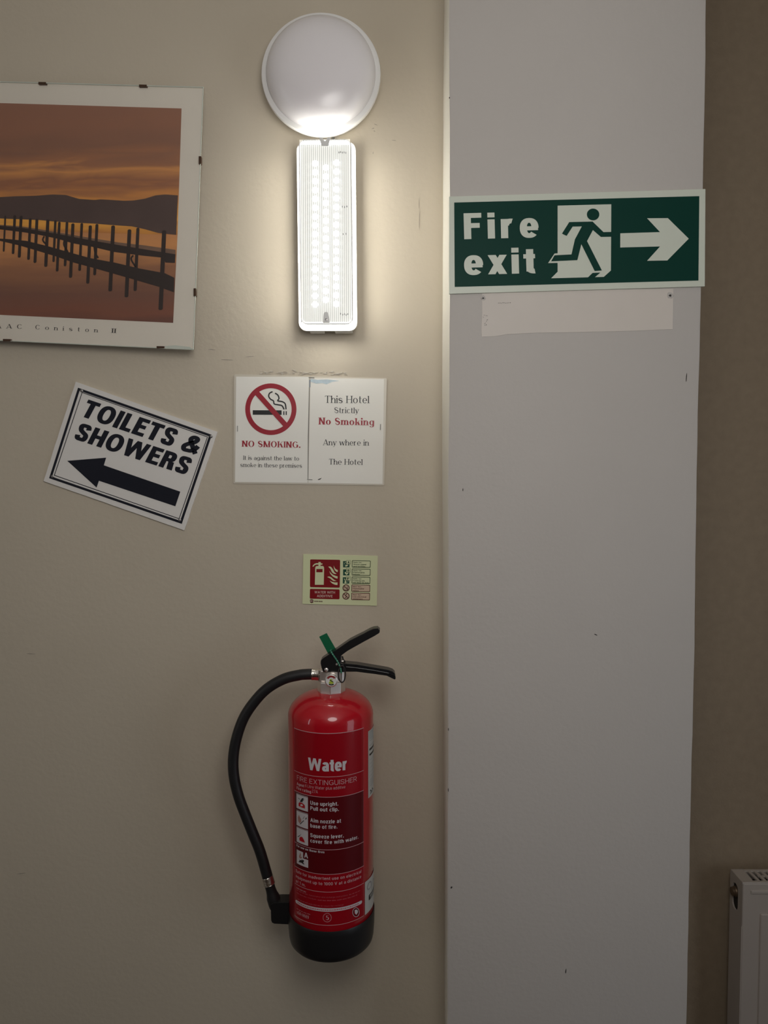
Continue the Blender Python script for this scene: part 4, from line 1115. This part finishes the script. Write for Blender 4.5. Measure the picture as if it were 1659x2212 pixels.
mb.build('printed_figure', M['stickergrey'], s_)
# valve -------------------------------------------------------------
zn0 = hit(715, 1501, .026)[1]; zn1 = at(715, 1477, YA - .024).z
YV = YA - .012
MB().lathe((ax + .0012, YA, 0), (0, 0, 1), [(.0235, zn0 - .002), (.0262, zn0), (.0262, zn1), (.0245, zn1 + .0015)], 8, cap0=True, cap1=True, a_off=R_(22.5 + 22.5)).build('neck_nut', M['chrome'], root, bevel=.0008)
zt = at(715, 1446, YA - .012).z
MB().box((ax - .020, YA - .014, zn1 - .001), (ax + .020, YA + .014, zt)).build('valve_body', M['chrome'], root, bevel=.004, seg=3)
MB().lathe((ax + .020, YA - .006, zn1 + .001), (0, 0, 1), [(.0075, 0), (.0075, zt - zn1 - .002)], 20, cap0=True, cap1=True).build('valve_post', M['chrome'], root, smooth=True)
g = at(715.5, 1470.5, YA - .030)
go = MB().lathe((g.x, YA - .010, g.z), (0, -1, 0), [(.0085, 0), (.0085, .008), (.0105, .012), (.0118, .0165), (.0116, .0195), (.0102, .0205), (.0098, .0190)], 36).build('pressure_gauge', M['chrome'], root, smooth=True)
gy = YA - .0295
gp = lambda x, y: Vector((g.x + x*.0098, gy, g.z + y*.0098))
MB().poly([gp(math.cos(t), math.sin(t)) for t in [2*math.pi*i/32 for i in range(32)]]).build('gauge_face', pm('gauge_white', (.70, .71, .69), .4), go)
def gband(a0, a1, r0_, r1_, d, mat, name):
    mb = MB()
    for i in range(12):
        a, b = R_(a0 + (a1-a0)*i/12), R_(a0 + (a1-a0)*(i+1)/12)
        mb.face([gp(r*math.cos(t), r*math.sin(t)) + Vector((0, -d, 0)) for t, r in ((a, r0_), (b, r0_), (b, r1_), (a, r1_))])
    mb.build(name, mat, go)
gband(35, 150, .62, .95, .0003, pm('gauge_red', (.28, .03, .03), .4), 'gauge_scale')
gband(215, 325, .10, .62, .0003, pm('gauge_green', (.40, .52, .05), .4), 'gauge_zone')
gband(30, 215, .0, .32, .0003, pm('gauge_lime', (.45, .55, .10), .4), 'gauge_zone')
gband(235, 305, .66, .9, .0003, M['dark'], 'gauge_scale')
mb = MB()
for q in stroke_px([(-.25, .15), (.35, -.22)], .14, 2): mb.face([gp(*p) + Vector((0, -.0007, 0)) for p in q])
mb.build('gauge_needle', M['ink'], go)
# hose outlet
o0, o1 = at(690.5, 1457, YA), at(697.5, 1457, YA)
MB().lathe(o0, (1, 0, 0), [(.0098, 0), (.0098, .010), (.0075, .012), (.0075, .020)], 6, cap0=True, cap1=True).build('outlet_nut', M['chrome'], root, bevel=.0006)
f0 = at(674.0, 1456.2, YA); f1 = at(689.2, 1457, YA)
MB().tube([f0 - Vector((.0005, 0, 0)), f0, f0.lerp(f1, .08), f0.lerp(f1, .1), f0.lerp(f1, .9), f1, f1 + Vector((.002, 0, 0))], [.0100, .0112, .0112, .0108, .0108, .0112, .0085], 28).build('hose_ferrule', M['ferrule'], root, smooth=True)
hp = [(676, 1456.2), (662, 1456.6), (646.3, 1458.2), (613.7, 1466.4), (578.5, 1486.4), (551.4, 1513.6), (527, 1550), (511.2, 1593.6), (504.0, 1637), (505.6, 1677.7), (514.8, 1718.3), (529.7, 1759), (546, 1799.7), (562.2, 1840.4), (578.4, 1896)]
hose = [at(x, y, YA + .002*math.sin(i*.2)) for i, (x, y) in enumerate(hp)]
MB().tube(catmull(hose, 8), .0100, 24).build('hose', M['rubber'], root, smooth=True)
h0, h1 = at(576.6, 1893, YA), at(582.0, 1911, YA)
MB().tube([h0, h0.lerp(h1, .1), h0.lerp(h1, .85), h0.lerp(h1, .9), h1], [.0100, .0109, .0109, .0113, .0095], 24).build('hose_ferrule', M['ferrule'], root, smooth=True)
n0, n1 = at(581.0, 1908, YA), at(597.0, 1962, YA)
MB().tube([n0.lerp(n1, t) for t in (0, .25, .38, .55, .8, .93, .95, 1.0)], [.0092, .0094, .0100, .0124, .0124, .0118, .0110, .0110], 24).build('nozzle', M['rubber'], root, smooth=True)
MB().tube([n0.lerp(n1, .955), n0.lerp(n1, .975), n0.lerp(n1, .995)], [.0122, .0130, .0122], 24).build('nozzle_collar', M['chrome'], root, smooth=True)
h = [at(x, y, YA - .014) for x, y in ((584.5, 1955), (590, 1950.5), (606, 1949.5), (624, 1949.5), (624, 1997), (592, 1995.5), (587.5, 1993), (585.6, 1988))]
MB().slab(h, (0, .028, 0)).build('nozzle_holder', M['blackplastic'], root, bevel=.002)
# handles ------------------------------------------------------------
kh = crop(640, 1340, 6.9125)
YH = YA - .019; TH = .024
def plate(pts, y, t, name, mat, parent, bev=.002, seg=3):
    return MB().slab([at(*p, y) for p in pts], (0, t, 0)).build(name, mat, parent, bevel=bev, seg=seg)
lever = kh((362, 640), (366, 600), (395, 572), (430, 548), (600, 440), (700, 370), (800, 302), (900, 250), (1000, 202), (1090, 152), (1150, 127), (1215, 120), (1250, 152), (1242, 190), (1170, 235), (1030, 310), (900, 382), (760, 462), (668, 530), (668, 640), (705, 655), (705, 700), (720, 775), (420, 772), (398, 765), (378, 715))
plate(lever, YH, TH, 'squeeze_lever', M['blacksteel'], root, .0045, 4)
carry = kh((690, 650), (740, 646), (900, 660), (1150, 702), (1370, 740), (1440, 765), (1470, 795), (1485, 870), (1470, 886), (1420, 862), (1350, 828), (1150, 800), (900, 768), (690, 768))
co = plate(carry, YH + .001, TH - .002, 'carry_handle', M['blacksteel'], root, .003, 3)
fl = kh((740, 690), (900, 706), (1150, 742), (1370, 782), (1478, 828), (1478, 840), (1370, 796), (1150, 756), (900, 720), (740, 702))
plate(fl, YH - .0010, .004, 'handle_flange', M['blacksteel'], co, .0008, 2)
for x, y, r in ((705.0, 1446.6, .0036), (727.5, 1435.2, .0023)):
    c = at(x, y, YH - .0002)
    MB().lathe(c, (0, -1, 0), [(r, 0), (r, .0008), (r*.7, .0018), (r*.1, .0021)], 18, cap1=True).build('rivet', M['chrome'], root, smooth=True)
# safety pin with its ring, plastic seal and tag
pin0 = at(739, 1424, YA)
MB().tube([at(739.5, 1417.5, YA - .004), at(741, 1424, YA - .004), at(744.5, 1428, YA - .004), at(744, 1434, YA - .004)], .0014, 8).build('safety_pin', M['blacksteel'], root, smooth=True)
ringp = [at(738.5 + 7.6*math.cos(t), 1456 + 18*math.sin(t), YH - .006 + .003*math.cos(t)) for t in [2*math.pi*i/36 for i in range(37)]]
MB().tube(ringp, .0012, 8, False).build('pin_ring', pm('dark_brown_wire', (.018, .012, .010), .35), root, smooth=True)
MB().box(at(737.0, 1429.5, YA - .012), at(743.5, 1424.5, YA - .002)).build('pin_head', M['chrome'], root, bevel=.001)
M['taggreen'] = pm('green_plastic_tag', (0.004, 0.135, 0.055), 0.38)
M['sealgreen'] = pm('green_seal_cord', (0.05, 0.24, 0.15), 0.35)
tg = rounded([(689.4, 1375.6), (705.6, 1367.6), (727.5, 1406), (711.2, 1417)], 1.2)
MB().slab([at(*p, YA + .004) for p in tg], (0, .0016, 0)).build('seal_tag', M['taggreen'], root)
cp = [at(*p, YH - .0022) for p in kh((512, 452), (545, 510), (590, 575), (630, 640), (655, 700), (668, 750), (672, 785))]
cpp = catmull(cp, 6)
MB().tube(cpp, [.0013 if i % 3 else .0019 for i in range(len(cpp))], 8).build('seal_cord', M['sealgreen'], root, smooth=True)
MB().tube([at(*kh((512, 452))[0], YH - .0022), at(*kh((518, 440))[0], YA + .004)], .0013, 8).build('seal_cord', M['sealgreen'], root)
# hanging bracket behind the cylinder
MB().box((ax - .02, YA + RB - .004, z_sh - .20), (ax + .02, -.0005, z_sh - .06)).build('wall_bracket', M['blacksteel'], root, bevel=.002)

# ================================================================== RADIATOR in the recess
k = crop(1459, 1850, 6.11)
YF, YK = YR - .108, YR - .040            # front panel plane, back of the casing
pfl = at(*k((893, 345))[0], YF)          # front top left corner
pbl = at(*k((745, 168))[0], YK)
x0r = pfl.x; zt_r = pfl.z; x1r = x0r + .80; zb_r = .11
root = empty('radiator', (x0r + .4, YR - .07, zb_r), 'white convector radiator with top grille, cut off at the lower right', 'radiator')
M['rad'] = pm('radiator_enamel', (0.56, 0.50, 0.445), 0.35, coat=.2)
M['raddark'] = pm('radiator_inside', (0.03, 0.025, 0.02), .8)
mb = MB()
# front panel with raised horizontal bead and pressed channels
mb.box((x0r, YF, zb_r), (x1r, YF + .010, zt_r - .002))
fp = mb.build('front_panel', M['rad'], root, bevel=.004, seg=3)
MB().box((x0r + .020, YF - .003, zt_r - .030), (x1r - .02, YF + .002, zt_r - .020)).build('top_bead', M['rad'], fp, bevel=.0028, seg=3)
nch = 14
for i in range(nch):
    xa = x0r + .046 + i*.052
    MB().box((xa, YF - .0045, zb_r + .05), (xa + .040, YF + .002, zt_r - .082)).build('pressed_channel', M['rad'], fp, bevel=.004, seg=3)
MB().box((x0r, YK - .010, zb_r), (x1r, YK, zt_r - .002)).build('rear_panel', M['rad'], root, bevel=.003)
# side casing with a slotted hole
def oblong(cx_, cz_, rx_, h_, n=10):
    pts = []
    for i in range(n + 1):
        a = math.pi*i/n; pts.append((cx_ + rx_*math.cos(a), cz_ + h_ + rx_*math.sin(a)))
    for i in range(n + 1):
        a = math.pi + math.pi*i/n; pts.append((cx_ + rx_*math.cos(a), cz_ - h_ + rx_*math.sin(a)))
    return pts
ymid = (YF + YK)/2 + .004; hz_ = zt_r - .058
hole = oblong(ymid, hz_, .0155, .020)
xs_ = x0r - .0015
mb = MB(); n = len(hole)
rect = []
yA, yB, zA_, zB_ = YF + .001, YK - .001, zb_r + .01, zt_r - .001
for (y, z) in hole:
    dy, dz = y - ymid, z - hz_
    s1 = min(((yB if dy > 0 else yA) - ymid)/dy if abs(dy) > 1e-6 else 1e9, ((zB_ if dz > 0 else hz_ - .060) - hz_)/dz if abs(dz) > 1e-6 else 1e9)
    rect.append((ymid + dy*s1, hz_ + dz*s1))
for i in range(n):
    j = (i + 1) % n
    mb.face([(xs_, *hole[i]), (xs_, *hole[j]), (xs_, *rect[j]), (xs_, *rect[i])])
    mb.face([(xs_, *hole[i]), (xs_, *hole[j]), (xs_ + .004, *hole[j]), (xs_ + .004, *hole[i])])
for y, z in ((yA, zB_), (yB, zB_), (yA, hz_ - .060), (yB, hz_ - .060)):
    near = sorted(rect, key=lambda p: (p[0]-y)**2 + (p[1]-z)**2)[:2]
    mb.face([(xs_, y, z), (xs_, *near[0]), (xs_, *near[1])])
mb.box((xs_, yA, zA_), (xs_ + .0015, yB, hz_ - .060))
sp_ = mb.build('side_panel', M['rad'], root)
MB().box((xs_ + .005, yA + .004, hz_ - .045), (xs_ + .010, yB - .004, hz_ + .045)).build('dark_inside', M['raddark'], sp_)
bz = hz_ + .012
bl_ = MB().lathe((xs_ + .006, ymid + .002, bz), (-1, 0, 0), [(.0135, 0), (.0135, .006), (.0125, .008), (.0110, .0085), (.0110, .014), (.009, .0155), (.0005, .0158)], 24, cap1=True).build('bleed_plug', pm('dull_brass_plug', (.20, .14, .09), .45, metal=.6), root, smooth=True)
# top grille: frame and slanted bars
gz = zt_r
mb = MB()
mb.box((x0r - .001, YF + .001, gz - .006), (x0r + .030, YK - .001, gz)); mb.box((x1r - .03, YF + .001, gz - .006), (x1r, YK - .001, gz))
mb.box((x0r + .030, YF + .001, gz - .006), (x1r - .03, YF + .011, gz)); mb.box((x0r + .030, YK - .012, gz - .006), (x1r - .03, YK - .001, gz))
gr = mb.build('top_grille', M['rad'], root, bevel=.0015)
ya, yb_ = YF + .011, YK - .012
sl = .010; nb = 44; first = None
for i in range(nb):
    xg = x0r + .042 + i*(.80 - .075)/nb
    o_ = MB().slab([(xg, ya, gz), (xg + .0075, ya, gz), (xg + .0075 - sl*.3, yb_, gz), (xg - sl*.3, yb_, gz)], (0, 0, -.004)).build('grille_bar', M['rad'], gr) if first is None else None
    if first is None: first = (o_, xg)
    else:
        o_ = bpy.data.objects.new('grille_bar', first[0].data); col.objects.link(o_); o_.parent = gr; o_.location = (xg - first[1], 0, 0)
MB().box((x0r + .055, (ya + yb_)/2 - .003, gz - .0035), (x1r - .03, (ya + yb_)/2 + .003, gz - .0005)).build('grille_rail', M['rad'], gr)
MB().box((x0r + .004, YF + .012, zb_r + .02), (x1r - .004, YK - .012, gz - .022)).build('convector_fins', M['raddark'], root)
for xb in (x0r + .12, x1r - .12):
    MB().box((xb - .02, YK - .002, zb_r + .05), (xb + .02, YR - .0005, zt_r - .05)).build('wall_bracket', M['rad'], root)
for xb in (x0r + .03, x1r - .03):
    MB().tube([(xb, (YF + YK)/2, -.0), (xb, (YF + YK)/2, zb_r + .03)], .0075, 12).build('supply_pipe', M['rad'], root, smooth=True)
